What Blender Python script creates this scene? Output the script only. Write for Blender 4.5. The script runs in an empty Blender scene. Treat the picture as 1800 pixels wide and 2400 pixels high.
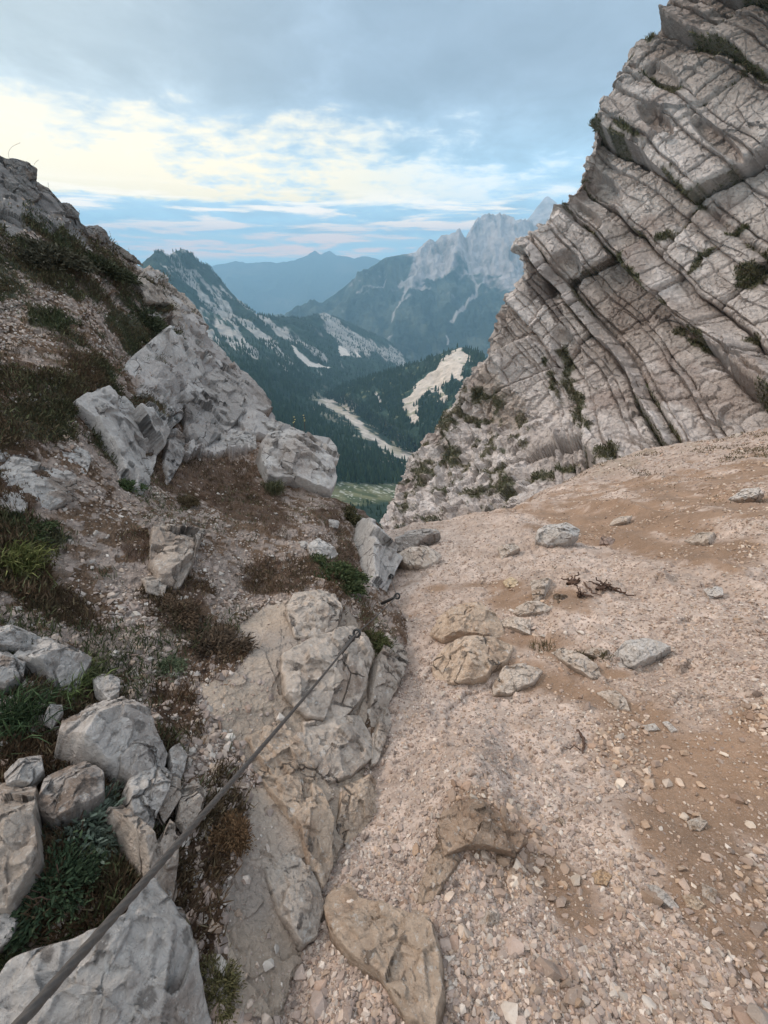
import bpy, bmesh, math, random
import numpy as np
from mathutils import Vector

# ------------------------------------------------------------------ camera, world, sun, exposure
S = bpy.context.scene
COL = S.collection
F_PX = 950.0                      # focal length in photo pixels (1800 wide)
PITCH = math.radians(30.5)
CP, SP = math.cos(PITCH), math.sin(PITCH)
cam_d = bpy.data.cameras.new('camera')
cam = bpy.data.objects.new('camera', cam_d); COL.objects.link(cam)
cam.location = (0, 0, 0)
cam.rotation_euler = (math.radians(90) - PITCH, 0, 0)
cam_d.sensor_fit = 'HORIZONTAL'; cam_d.sensor_width = 36.0
cam_d.lens = 36.0 * F_PX / 1800.0
cam_d.clip_start = 0.02; cam_d.clip_end = 60000
S.camera = cam
S.render.resolution_x = 768; S.render.resolution_y = 1024
S.view_settings.view_transform = 'Standard'; S.view_settings.look = 'None'
S.view_settings.exposure = 0.40; S.view_settings.gamma = 1.0
S.cycles.volume_bounces = 0
S.cycles.max_bounces = 5

SUN_EL = math.radians(34); SUN_AZ = math.radians(-66)       # azimuth from +Y, negative = left
sd = bpy.data.lights.new('sun', 'SUN'); sun = bpy.data.objects.new('sun', sd); COL.objects.link(sun)
sd.energy = 2.0; sd.angle = math.radians(14); sd.color = (1.0, 0.86, 0.74)
sdir = Vector((math.sin(SUN_AZ)*math.cos(SUN_EL), math.cos(SUN_AZ)*math.cos(SUN_EL), math.sin(SUN_EL)))
sun.rotation_euler = sdir.to_track_quat('Z', 'Y').to_euler()

class NT:
    """small node tree helper"""
    def __init__(s, nt): s.nt = nt; nt.nodes.clear()
    def n(s, t, **kw):
        nd = s.nt.nodes.new(t)
        for k, v in kw.items(): setattr(nd, k, v)
        return nd
    def set(s, sock, v):
        if isinstance(v, bpy.types.NodeSocket): s.nt.links.new(v, sock)
        elif v is not None:
            if hasattr(sock.default_value, '__len__') and not hasattr(v, '__len__'): v = (v,)*len(sock.default_value)
            if hasattr(v, '__len__') and len(sock.default_value) == 4 and len(v) == 3: v = (*v, 1)
            sock.default_value = v
    def m(s, op, a, b=None, c=None, clamp=False):
        nd = s.n('ShaderNodeMath', operation=op, use_clamp=clamp)
        s.set(nd.inputs[0], a)
        if b is not None: s.set(nd.inputs[1], b)
        if c is not None: s.set(nd.inputs[2], c)
        return nd.outputs[0]
    def mix(s, f, a, b, mode='MIX'):
        nd = s.n('ShaderNodeMix', data_type='RGBA', blend_type=mode)
        s.set(nd.inputs[0], f); s.set(nd.inputs[6], a); s.set(nd.inputs[7], b)
        return nd.outputs[2]
    def sstep(s, x, a, b):
        nd = s.n('ShaderNodeMapRange', interpolation_type='SMOOTHSTEP')
        s.set(nd.inputs[0], x); s.set(nd.inputs[1], a); s.set(nd.inputs[2], b)
        return nd.outputs[0]
    def noise(s, vec, scale, detail=6, rough=.55, dist=0.0, dim='3D'):
        nd = s.n('ShaderNodeTexNoise', noise_dimensions=dim)
        s.set(nd.inputs['Vector'], vec); s.set(nd.inputs['Scale'], scale)
        s.set(nd.inputs['Detail'], detail); s.set(nd.inputs['Roughness'], rough); s.set(nd.inputs['Distortion'], dist)
        return nd.outputs[0]
    def xyz(s, x, y, z):
        nd = s.n('ShaderNodeCombineXYZ')
        s.set(nd.inputs[0], x); s.set(nd.inputs[1], y); s.set(nd.inputs[2], z)
        return nd.outputs[0]

W = bpy.data.worlds.new('World'); S.world = W; W.use_nodes = True
w = NT(W.node_tree)
out = w.n('ShaderNodeOutputWorld'); bg = w.n('ShaderNodeBackground'); w.nt.links.new(bg.outputs[0], out.inputs[0])
tc = w.n('ShaderNodeTexCoord'); sep = w.n('ShaderNodeSeparateXYZ'); w.nt.links.new(tc.outputs['Generated'], sep.inputs[0])
X, Y, Z = sep.outputs
Zc = w.m('MAXIMUM', Z, 0.0)
az = w.m('ARCTAN2', X, Y)                                    # 0 ahead, negative left
el = w.m('ARCSINE', Z)
sky = w.n('ShaderNodeTexSky', sky_type='NISHITA'); sky.sun_disc = False
sky.sun_elevation = SUN_EL; sky.sun_rotation = SUN_AZ; sky.altitude = 1800
nish = w.mix(1.0, sky.outputs[0], (0.10, 0.10, 0.10), 'MULTIPLY')
# clear part of the evening sky
warm_az = w.sstep(az, 0.62, -0.30)
blue = w.mix(w.sstep(el, 0.0, 0.30), (0.50, 0.80, 0.98), (0.62, 0.76, 0.86))
warm = w.mix(w.sstep(el, 0.06, 0.34), (1.48, 1.11, 0.56), (1.10, 1.00, 0.80))
warmth = w.m('MULTIPLY', warm_az, w.sstep(el, 0.045, 0.12))
clear = w.mix(warmth, blue, warm)
clear = w.mix(0.08, clear, nish)
gapr = w.m('MULTIPLY', w.sstep(az, -0.1, 0.25), w.sstep(el, 0.05, 0.12))
clear = w.mix(w.m('MULTIPLY', gapr, 0.75), clear, (1.05, 1.03, 0.98))
# cloud deck: directions projected on a flat layer so that the clouds flatten towards the horizon
den = w.m('ADD', Zc, 0.16)
u = w.m('DIVIDE', X, den); v = w.m('DIVIDE', Y, den)
cv = w.xyz(u, w.m('MULTIPLY', v, 0.9), 3.7)
n1 = w.noise(cv, 0.95, 5, .55, .4)
n2 = w.noise(cv, 3.0, 7, .60, .3)
n3 = w.noise(w.xyz(u, w.m('MULTIPLY', v, 1.3), 9.1), 8.0, 6, .60, .4)
cl = w.m('ADD', w.m('ADD', w.m('MULTIPLY', n1, 0.30), w.m('MULTIPLY', n2, 0.46)), w.m('MULTIPLY', n3, 0.24))
# how overcast each height of the sky is
cov_hi = w.m('MULTIPLY', w.sstep(w.m('ADD', el, w.m('MULTIPLY', n1, 0.10)), 0.24, 0.36), 0.26)
cov_mid = w.m('MULTIPLY', w.m('MULTIPLY', w.sstep(el, 0.125, 0.20), w.sstep(el, 0.34, 0.30)), 0.09)
cov_band = w.m('MULTIPLY', w.m('MULTIPLY', w.sstep(el, 0.055, 0.075), w.sstep(el, 0.125, 0.105)), 0.20)
cov_r = w.m('MULTIPLY', w.sstep(az, 0.02, 0.40), 0.08)
cov_l = w.m('MULTIPLY', w.sstep(az, -0.20, -0.60), -0.05)
cov = w.m('ADD', w.m('ADD', w.m('ADD', cov_hi, cov_mid), cov_band), w.m('ADD', cov_r, cov_l))
raw = w.m('ADD', cl, cov)
dens = w.sstep(raw, 0.475, 0.635)
ccol_r = w.mix(w.sstep(el, 0.08, 0.30), (0.40, 0.62, 0.78), (0.30, 0.375, 0.465))
ccol_l = w.mix(w.sstep(el, 0.10, 0.30), (0.72, 0.76, 0.76), (0.55, 0.585, 0.585))
ccol = w.mix(w.m('MULTIPLY', w.sstep(az, 0.0, -0.70), w.sstep(el, 0.09, 0.18)), ccol_r, ccol_l)
shade = w.m('ADD', 1.28, w.m('ADD', w.m('MULTIPLY', w.sstep(raw, 0.50, 0.80), -0.30), w.m('MULTIPLY', w.m('SUBTRACT', n2, 0.5), -0.7)))
ccol = w.mix(1.0, ccol, w.xyz(shade, shade, shade), 'MULTIPLY')
skyc = w.mix(w.m('MULTIPLY', dens, 0.95), clear, ccol)
# low streaks of cloud lit pink and peach by the set sun
ns = w.noise(w.xyz(w.m('MULTIPLY', az, 2.6), w.m('MULTIPLY', el, 26.0), 1.3), 2.0, 6, .6, .3)
pk = w.m('MULTIPLY', w.m('MULTIPLY', w.sstep(ns, 0.47, 0.60), w.sstep(el, 0.018, 0.035)), w.sstep(el, 0.15, 0.10))
skyc = w.mix(w.m('MULTIPLY', pk, 1.0), skyc, w.mix(w.sstep(el, 0.04, 0.12), (1.45, 0.92, 0.72), (1.6, 1.30, 1.0)))
# the sun is just down: the low sky ahead is the brightest part of it
glow = w.m('ADD', 1.0, w.m('MULTIPLY', w.sstep(el, 0.30, 0.08), 0.30))
skyc = w.mix(1.0, skyc, w.xyz(glow, glow, glow), 'MULTIPLY')
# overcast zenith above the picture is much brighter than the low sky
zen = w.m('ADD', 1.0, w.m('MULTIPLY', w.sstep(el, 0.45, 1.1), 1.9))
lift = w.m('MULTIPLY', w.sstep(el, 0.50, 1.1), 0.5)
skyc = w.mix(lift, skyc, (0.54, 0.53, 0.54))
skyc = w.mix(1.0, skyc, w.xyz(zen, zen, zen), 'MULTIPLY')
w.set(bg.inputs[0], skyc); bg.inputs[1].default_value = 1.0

#==SKYEND==
# ------------------------------------------------------------------ numpy noise
def _h(ix, iy, iz, seed):
    h = (ix.astype(np.uint32)*np.uint32(374761393)) ^ (iy.astype(np.uint32)*np.uint32(668265263)) ^ (iz.astype(np.uint32)*np.uint32(2147483647 ^ 0x5bd1e995)) ^ np.uint32((seed*2654435761) & 0xffffffff)
    h ^= h >> np.uint32(15); h *= np.uint32(2246822519); h ^= h >> np.uint32(13); h *= np.uint32(3266489917); h ^= h >> np.uint32(16)
    return h
def rnd(h, k):
    g = h ^ np.uint32((k*2654435761 + 977) & 0xffffffff)
    g ^= g >> np.uint32(16); g *= np.uint32(2146121005); g ^= g >> np.uint32(15); g *= np.uint32(2221713035); g ^= g >> np.uint32(16)
    return (g >> np.uint32(8)).astype(np.float32)/np.float32(1 << 24)
def vnoise(P, seed=0):
    P = np.asarray(P, np.float32); I = np.floor(P).astype(np.int32); f = P - I; f = f*f*(3-2*f)
    r = 0
    for dx in (0, 1):
        wx = f[..., 0] if dx else 1-f[..., 0]
        for dy in (0, 1):
            wy = f[..., 1] if dy else 1-f[..., 1]
            for dz in (0, 1):
                wz = f[..., 2] if dz else 1-f[..., 2]
                r = r + wx*wy*wz*rnd(_h(I[..., 0]+dx, I[..., 1]+dy, I[..., 2]+dz, seed), 1)
    return r*2-1
def fbm(P, scale, octs=4, seed=0, gain=.5):
    P = np.asarray(P, np.float32)/scale; a = 1.0; s = 0; t = 0
    for o in range(octs):
        s = s + a*vnoise(P*(2.03**o) + 17.3*o, seed+o*7); t += a; a *= gain
    return s/t
def ridged(P, scale, octs=4, seed=0):
    P = np.asarray(P, np.float32)/scale; a = 1.0; s = 0; t = 0
    for o in range(octs):
        s = s + a*(1-np.abs(vnoise(P*(2.07**o)+9.1*o, seed+o*5))*2); t += a; a *= .55
    return s/t
def worley(P, seed=0):
    P = np.asarray(P, np.float32); shp = P.shape[:-1]; P = P.reshape(-1, 3)
    I = np.floor(P).astype(np.int32); n = len(P)
    F1 = np.full(n, 1e9, np.float32); F2 = F1.copy(); ID = np.zeros(n, np.uint32); D = np.zeros((n, 3), np.float32)
    for dx in (-1, 0, 1):
        for dy in (-1, 0, 1):
            for dz in (-1, 0, 1):
                cx, cy, cz = I[:, 0]+dx, I[:, 1]+dy, I[:, 2]+dz
                h = _h(cx, cy, cz, seed)
                a = P[:, 0]-cx-rnd(h, 1); b = P[:, 1]-cy-rnd(h, 2); c = P[:, 2]-cz-rnd(h, 3)
                d = a*a+b*b+c*c
                m = d < F1
                F2 = np.where(m, F1, np.minimum(F2, d))
                F1 = np.where(m, d, F1); ID = np.where(m, h, ID)
                D[m] = np.stack([a[m], b[m], c[m]], 1)
    return np.sqrt(F1).reshape(shp), np.sqrt(F2).reshape(shp), ID.reshape(shp), D.reshape(*shp, 3)
def facet(P, scale, seed=0, tilt=.8, warp=.25, frame=None):
    """blocky fracture noise: every cell is a randomly tilted flat facet. returns value, distance to the crack, cell id"""
    P = np.asarray(P, np.float32)
    if frame is not None: P = P @ np.asarray(frame, np.float32).T
    Q = P/np.asarray(scale, np.float32)
    if warp:
        Q = Q + warp*np.stack([vnoise(Q*1.7+3, seed+31), vnoise(Q*1.7+13, seed+32), vnoise(Q*1.7+23, seed+33)], -1)
    F1, F2, ID, D = worley(Q, seed)
    g = np.stack([rnd(ID, 5), rnd(ID, 6), rnd(ID, 7)], -1)*2-1
    v = (rnd(ID, 4)*2-1)*.6 + tilt*(g*D).sum(-1)
    return v, F2-F1, ID
def sm(x, a, b):
    t = np.clip((x-a)/(b-a), 0, 1); return t*t*(3-2*t)
def lerp(a, b, t):
    t = np.asarray(t)[..., None]; return np.asarray(a)*(1-t) + np.asarray(b)*t

# ------------------------------------------------------------------ photo geometry: a viewing direction for each photo pixel
def ray(px, py):
    cx = (np.asarray(px, float)-900)/F_PX; cy = (1200-np.asarray(py, float))/F_PX
    return np.stack([cx, CP+SP*cy, -SP+CP*cy], -1)
def proj(P):
    P = np.asarray(P, float); d = P[..., 1]*CP - P[..., 2]*SP; d = np.where(np.abs(d) < 1e-6, 1e-6, d)
    return 900+F_PX*P[..., 0]/d, 1200-F_PX*(P[..., 1]*SP+P[..., 2]*CP)/d
class RBF:
    """thin plate spline of log distance"""
    def __init__(s, pts, lam=1e-3):
        a = np.array(pts, float); s.c = a[:, :2]/1000.0; n = len(a)
        K = s.k(s.c, s.c) + lam*np.eye(n); Pm = np.hstack([np.ones((n, 1)), s.c])
        A = np.block([[K, Pm], [Pm.T, np.zeros((3, 3))]])
        s.w = np.linalg.solve(A, np.concatenate([np.log(a[:, 2]), np.zeros(3)]))
    @staticmethod
    def k(a, b):
        r2 = ((a[:, None]-b[None])**2).sum(-1); return .5*r2*np.log(r2+1e-9)
    def t(s, px, py):
        q = np.stack([np.asarray(px, float), np.asarray(py, float)], -1)/1000.0; shp = q.shape[:-1]; q = q.reshape(-1, 2)
        o = np.empty(len(q))
        for i in range(0, len(q), 60000):
            b = q[i:i+60000]; o[i:i+60000] = s.k(b, s.c) @ s.w[:-3] + s.w[-3] + b @ s.w[-2:]
        return np.exp(o).reshape(shp)
    def __call__(s, px, py): return ray(px, py)*s.t(px, py)[..., None]
def inpoly(px, py, poly):
    c = np.zeros(np.shape(px), bool); n = len(poly)
    for i in range(n):
        x0, y0 = poly[i]; x1, y1 = poly[(i+1) % n]
        if y0 == y1: continue
        c ^= ((y0 > py) != (y1 > py)) & (px < (x1-x0)*(py-y0)/(y1-y0)+x0)
    return c
def zpoly(pts, ox, oy, f): return [(ox+x*f, oy+y*f) for x, y in pts]
def segdist(px, py, line):
    d = np.full(np.shape(px), 1e9)
    for (x0, y0), (x1, y1) in zip(line[:-1], line[1:]):
        vx, vy = x1-x0, y1-y0; t = np.clip(((px-x0)*vx+(py-y0)*vy)/(vx*vx+vy*vy), 0, 1)
        d = np.minimum(d, np.hypot(px-x0-t*vx, py-y0-t*vy))
    return d
def interp(xs, pts):
    a = np.array(pts, float); return np.interp(xs, a[:, 0], a[:, 1])

# ------------------------------------------------------------------ object helpers
def mesh_obj(name, V, Fs, mat, col=None, parent=None, smooth=True, origin=None):
    V = np.ascontiguousarray(V, np.float32).reshape(-1, 3)
    if origin is not None: V = V - np.asarray(origin, np.float32)
    me = bpy.data.meshes.new(name); me.vertices.add(len(V)); me.vertices.foreach_set('co', V.ravel())
    if not isinstance(Fs, list): Fs = [Fs]
    Fs = [np.ascontiguousarray(f, np.int32) for f in Fs if len(f)]
    nl = sum(f.size for f in Fs); npoly = sum(len(f) for f in Fs)
    me.loops.add(nl); me.polygons.add(npoly)
    me.loops.foreach_set('vertex_index', np.concatenate([f.ravel() for f in Fs]))
    st = []; o = 0
    for f in Fs: st.append(o + np.arange(len(f))*f.shape[1]); o += f.size
    me.polygons.foreach_set('loop_start', np.concatenate(st).astype(np.int32))
    me.polygons.foreach_set('use_smooth', np.full(npoly, smooth))
    me.update(calc_edges=True)
    if col is not None:
        c = np.ones((len(V), 4), np.float32); c[:, :3] = np.clip(np.asarray(col).reshape(-1, 3), 0, 1)
        at = me.color_attributes.new('tint', 'FLOAT_COLOR', 'POINT'); at.data.foreach_set('color', c.ravel())
    me.materials.append(mat)
    ob = bpy.data.objects.new(name, me); COL.objects.link(ob)
    if origin is not None: ob.location = origin
    if parent is not None: ob.parent = parent; 
    return ob
def grid_faces(R, C, flip=False):
    i = np.arange(R*C).reshape(R, C)
    f = np.stack([i[:-1, :-1], i[:-1, 1:], i[1:, 1:], i[1:, :-1]], -1).reshape(-1, 4)
    return f[:, ::-1] if flip else f
def grid_normals(P, toward=None):
    du = np.gradient(P, axis=1); dv = np.gradient(P, axis=0); n = np.cross(du, dv)
    n /= np.linalg.norm(n, axis=-1, keepdims=True)+1e-12
    return n
def tag(o, label=None, cat=None, group=None, kind=None):
    if label: o['label'] = label
    if cat: o['category'] = cat
    if group: o['group'] = group
    if kind: o['kind'] = kind
    return o
def empty(name, loc):
    o = bpy.data.objects.new(name, None); o.location = loc; o.empty_display_size = .1; COL.objects.link(o); return o

# ------------------------------------------------------------------ materials
def surf_mat(name, fine, bump=.5, dist=.01, rough=.95, vary=.3, flat=None, speck=0.0, spec=.15, crack=False):
    m = bpy.data.materials.new(name); m.use_nodes = True; t = NT(m.node_tree)
    o = t.n('ShaderNodeOutputMaterial'); b = t.n('ShaderNodeBsdfPrincipled'); t.nt.links.new(b.outputs[0], o.inputs[0])
    geo = t.n('ShaderNodeNewGeometry'); pos = geo.outputs['Position']
    if flat is None:
        at = t.n('ShaderNodeAttribute', attribute_name='tint'); c = at.outputs['Color']
    else: c = flat
    if vary:
        a = t.noise(pos, 1.0/fine, 8, .62)
        k = t.m('ADD', 1-vary*1.05, t.m('MULTIPLY', a, 2.1*vary))
        a2 = t.noise(pos, .23/fine, 3, .5)
        k2 = t.m('ADD', 1-vary*.5, t.m('MULTIPLY', a2, vary))
        k = t.m('MULTIPLY', k, k2)
        c = t.mix(1.0, c, t.xyz(k, k, k), 'MULTIPLY')
    if crack:
        wp = t.noise(pos, .5/fine, 4, .6); wv = t.n('ShaderNodeVectorMath', operation='MULTIPLY_ADD'); t.set(wv.inputs[0], t.xyz(wp, t.noise(pos, .41/fine, 4, .6), wp)); t.set(wv.inputs[1], (fine*1.1,)*3); t.set(wv.inputs[2], pos)
        ve = t.n('ShaderNodeTexVoronoi', feature='DISTANCE_TO_EDGE'); t.set(ve.inputs['Vector'], wv.outputs[0]); ve.inputs['Scale'].default_value = .16/fine
        msk = t.sstep(t.noise(pos, .11/fine, 3, .5), .50, .60)
        ck = t.m('MULTIPLY', t.sstep(ve.outputs['Distance'], .035, .0), msk)
        c = t.mix(t.m('MULTIPLY', ck, .75), c, (0.06, 0.048, 0.04))
        st = t.sstep(t.noise(pos, .33/fine, 6, .7, .8), .52, .66)
        c = t.mix(t.m('MULTIPLY', st, .24), c, (0.17, 0.135, 0.11))
        li = t.sstep(t.noise(pos, .9/fine, 5, .7, .5), .58, .66)
        c = t.mix(t.m('MULTIPLY', li, .45), c, (0.60, 0.58, 0.55))
    if speck:
        sp = t.noise(pos, 3.1/fine, 3, .7)
        c = t.mix(t.m('MULTIPLY', t.sstep(sp, .60, .72), speck), c, (0.05, 0.045, 0.04))
        c = t.mix(t.m('MULTIPLY', t.sstep(sp, .42, .30), speck), c, (0.62, 0.58, 0.54))
    t.set(b.inputs['Base Color'], c); b.inputs['Roughness'].default_value = rough
    b.inputs['Specular IOR Level'].default_value = spec
    if bump:
        bn = t.n('ShaderNodeBump'); bn.inputs['Strength'].default_value = bump; bn.inputs['Distance'].default_value = dist
        h = t.noise(pos, 1.0/fine, 10, .68, .3)
        vo = t.n('ShaderNodeTexVoronoi', feature='F1'); t.set(vo.inputs['Vector'], pos); vo.inputs['Scale'].default_value = .55/fine
        hh = t.m('ADD', t.m('MULTIPLY', h, 1.0), t.m('MULTIPLY', vo.outputs['Distance'], -.35))
        if crack: hh = t.m('ADD', hh, t.m('MULTIPLY', ck, -.8))
        t.set(bn.inputs['Height'], hh); t.set(b.inputs['Normal'], bn.outputs[0])
    return m
M_ROCK = surf_mat('limestone', .03, 1.0, .028, vary=.34, speck=.4, crack=True)
M_BANK = surf_mat('bank_soil_and_stone', .02, 1.0, .022, vary=.35, speck=.35)
M_SCREE = surf_mat('scree_gravel', .012, .9, .010, vary=.34, speck=.45)
M_CLIFF = surf_mat('cliff_limestone', .22, 1.0, .20, vary=.34, speck=.45)
M_MOUNT = surf_mat('mountain_slope', 16.0, .9, 10.0, vary=.35)
M_FAR = surf_mat('far_mountain_slope', 70.0, .9, 60.0, vary=.30)
M_STONE = surf_mat('loose_stone', .02, .6, .006, vary=.22, speck=.2)
M_LEAF = surf_mat('leaf', .02, 0, vary=.25, rough=.8)
M_TREE = surf_mat('conifer_needles', 3.0, 0, vary=.25)
M_STEEL = surf_mat('weathered_steel', .004, .8, .001, rough=.6, vary=.45, flat=(.070, .058, .050), spec=.5)
M_IRON = surf_mat('black_iron', .006, .5, .001, rough=.5, vary=.3, flat=(.018, .017, .017), spec=.5)
M_WOOD = surf_mat('dead_wood', .01, .6, .002, vary=.4, flat=(.09, .055, .04))

LIME = np.array([.42, .375, .345]); LIME_W = np.array([.50, .395, .31]); LIME_D = np.array([.27, .235, .215])
SCREE = np.array([.42, .328, .274]); DIRT = np.array([.205, .125, .076]); SOIL = np.array([.085, .050, .034])
GRN_D = np.array([.042, .048, .026]); GRN = np.array([.062, .078, .032]); BRN = np.array([.12, .075, .048])

# ------------------------------------------------------------------ scree slope (height field in metres)
GS, GB = .45, .20
def scree_h(x, y, rough=False):
    x = np.asarray(x, float); y = np.asarray(y, float)
    z = -1.6 - GS*y + GB*x
    brow = np.interp(x, [-3, 0, 2.8, 6, 11.8, 16.7, 30], [7.6, 8.0, 8.4, 11.5, 17.5, 17.6, 19.0])
    d = np.maximum(0, y-brow+.6); z = z - .30*d**1.5*np.where(x < 5, 1.0, np.where(x < 11, .7, .45))
    P = np.stack([x, y, np.zeros_like(x)], -1)
    z = z + .30*fbm(P, 2.8, 3, 5)*sm(np.hypot(x, y), .8, 5) + .10*fbm(P, .7, 3, 9) + .16*ridged(np.stack([x*.9-y*.15, y*.28+x*.1, 0*x], -1), 1.0, 2, 19)*sm(x, .3, 2.5)
    z = z + .13*np.exp(-(((x-.40-.25*(y-.95))/.17)**2+((y-.95)/.36)**2))
    z = z - .10*np.exp(-((x-.06-.02*y)/.35)**2)*sm(y, 1.5, 3.5)
    return z
def scree_hit(px, py):
    r = ray(px, py); px = np.asarray(px, float)
    lo = np.full(px.shape, .5); hi = np.full(px.shape, np.nan); t = lo.copy(); done = np.zeros(px.shape, bool)
    for i in range(260):
        tn = t*1.018
        P = r*tn[..., None]; below = P[..., 2] < scree_h(P[..., 0], P[..., 1])
        new = below & ~done; hi = np.where(new, tn, hi); lo = np.where(new, t, lo); done |= below; t = tn
    hi = np.where(done, hi, 22.0); lo = np.where(done, lo, 22.0)
    for i in range(12):
        m = .5*(lo+hi); P = r*m[..., None]; b = P[..., 2] < scree_h(P[..., 0], P[..., 1]); hi = np.where(b, m, hi); lo = np.where(b, lo, m)
    return hi
_gx = np.arange(-300, 2201, 14.0); _gy = np.arange(900, 2801, 14.0); _GX, _GY = np.meshgrid(_gx, _gy)
_tab = scree_hit(_GX, _GY)
def scree_t(px, py):
    fx = np.clip((np.asarray(px, float)-_gx[0])/14, 0, len(_gx)-1.001); fy = np.clip((np.asarray(py, float)-_gy[0])/14, 0, len(_gy)-1.001)
    i = fx.astype(int); j = fy.astype(int); a = fx-i; b = fy-j
    return _tab[j, i]*(1-a)*(1-b)+_tab[j, i+1]*a*(1-b)+_tab[j+1, i]*(1-a)*b+_tab[j+1, i+1]*a*b
def scree_surf(px, py): return ray(px, py)*scree_t(px, py)[..., None]

def ell(px, py, cx, cy, rx, ry, rot=0):
    a = math.radians(rot); dx, dy = px-cx, py-cy
    return np.hypot((dx*math.cos(a)+dy*math.sin(a))/rx, (-dx*math.sin(a)+dy*math.cos(a))/ry)
def dirt_mask(P):
    px, py = proj(P); n = .75*fbm(P, 1.1, 4, 21)+.55*fbm(P, .25, 4, 22); px = px+70*fbm(P, .8, 3, 23); py = py+50*fbm(P, .8, 3, 24)
    m = 0
    for e in [(1620, 1960, 330, 110, 52), (1560, 1800, 300, 90, 30), (1700, 2150, 300, 90, 50), (1350, 1600, 330, 45, 22), (1200, 1480, 180, 28, 10), (1450, 1250, 330, 36, 12),
              (1650, 1290, 260, 45, 5), (1720, 1110, 200, 30, -10), (1640, 1180, 200, 25, 4), (1150, 1980, 60, 140, -35), (1400, 1560, 100, 20, 10), (1760, 1700, 110, 60, 20), (1700, 1880, 260, 150, 45), (1450, 1740, 120, 110, 40), (1560, 2000, 130, 60, 50), (1300, 2060, 60, 200, -38), (1500, 1200, 220, 22, 8), (1600, 1150, 260, 22, 5), (1250, 1400, 260, 24, 8)]:
        m = np.maximum(m, 1.25-ell(px, py, *e)+n)
    m = np.where(P[..., 1]*CP-P[..., 2]*SP > .05, m, 0)
    m = m + .35*fbm(P, .07, 3, 25)
    return sm(m, -.05, .65)
def build_scree():
    NA, NR = 620, 760
    a = np.radians(np.linspace(-60, 62, NA)); r = np.concatenate([np.linspace(-1.5, .2, 30)[:-1], .2*(34/.2)**np.linspace(0, 1, NR-29)])
    # polar strips that start behind the camera
    A, Rr = np.meshgrid(a, r)
    x = np.sin(A)*(Rr+2.0)*1.0; y = np.cos(A)*(Rr+2.0)-2.0
    z = scree_h(x, y)
    P = np.stack([x, y, z], -1)
    dist = np.hypot(x, y)+.8
    dm = dirt_mask(P)
    f1, e1, i1 = facet(P, (.16, .16, .16), 3, .8)
    f2, e2, i2 = facet(P, (.05, .05, .05), 4, .8)
    f3, e3, i3 = facet(P, (.5, .7, .5), 14, .8)
    amp = (1-dm*.75)
    z = z + amp*(.030*f1*sm(dist, .5, 3) + .012*f2 + .045*np.maximum(f3-.25, 0)) + .01*fbm(P, .1, 3, 8)
    P[..., 2] = z
    col = lerp(SCREE, SCREE*[.82, .80, .78], sm(fbm(P, .5, 4, 11), -.3, .4))
    col = col*(.80+.36*rnd(i2, 9)[..., None]*(dist < 12)[..., None]+.2*rnd(i1, 8)[..., None])
    col = lerp(col, SCREE*[.95, .9, .9], .0*dist)
    col = lerp(col, DIRT*(.85+.35*sm(fbm(P, .3, 4, 17), -.5, .5))[..., None], dm*.85)
    gm = sm(fbm(P, 1.3, 4, 44), .12, .45)*sm(x, 5, 9)
    col = lerp(col, np.array([.12, .10, .05]), gm*.55)
    o = mesh_obj('scree_slope', P, grid_faces(*P.shape[:2], flip=False), M_SCREE, col)
    tag(o, 'pale gravel scree slope with brown earth trails filling the gully', 'scree slope', kind='structure')
build_scree()

# ------------------------------------------------------------------ left bank
EDGE = [(-500, -1000), (0, -450), (200, -200), (330, -60), (365, -5), (390, 55), (430, 88), (500, 172), (530, 205), (575, 262), (620, 322), (700, 400), (760, 440), (820, 485), (870, 545), (940, 590), (985, 600),
        (1060, 610), (1120, 650), (1160, 740), (1195, 850), (1230, 893), (1300, 905), (1380, 900), (1420, 918), (1480, 944), (1560, 935), (1700, 890), (1790, 868), (1900, 850), (2000, 790), (2100, 745), (2250, 700), (2400, 640), (2800, 560)]
ctrl = [(-400, 100, 5.2), (0, 370, 5.6), (0, 700, 4.2), (0, 1100, 2.7), (0, 1500, 1.75), (0, 1900, 1.22), (0, 2400, .92), (-400, 700, 3.2), (-400, 1500, 1.35), (-400, 2400, .8),
        (180, 500, 6.4), (330, 620, 7.4), (440, 740, 8.2), (545, 860, 8.6), (600, 960, 8.2), (200, 700, 5.0), (250, 900, 4.4), (400, 900, 6.2), (400, 1020, 5.4), (500, 1000, 7.0), (600, 1050, 6.6), (700, 1150, 5.6),
        (200, 1100, 3.3), (400, 1150, 4.1), (300, 1300, 2.7), (450, 1300, 3.0), (600, 1250, 3.9), (750, 1200, 5.0), (850, 1215, 6.2), (600, 1400, 2.9), (800, 1350, 3.6), (835, 1480, 2.75),
        (200, 1500, 2.0), (400, 1500, 2.2), (600, 1550, 2.25), (200, 1800, 1.38), (400, 1800, 1.5), (600, 1800, 1.72), (750, 1700, 2.05), (200, 2100, 1.05), (400, 2100, 1.15), (560, 2100, 1.27), (300, 2400, .93), (500, 2400, .98), (300, 2800, .80), (500, 2800, .85)]
for py in (1300, 1400, 1480, 1560, 1650, 1750, 1850, 1950, 2050, 2150, 2300, 2450, 2800):
    ex = float(interp(py, EDGE)); t = float(scree_hit(np.array([ex+12.0]), np.array([float(py)]))[0]); ctrl.append((ex, py, t*(.985 if py > 1600 else .95)))
BANK = RBF(ctrl, 2e-4)

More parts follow.
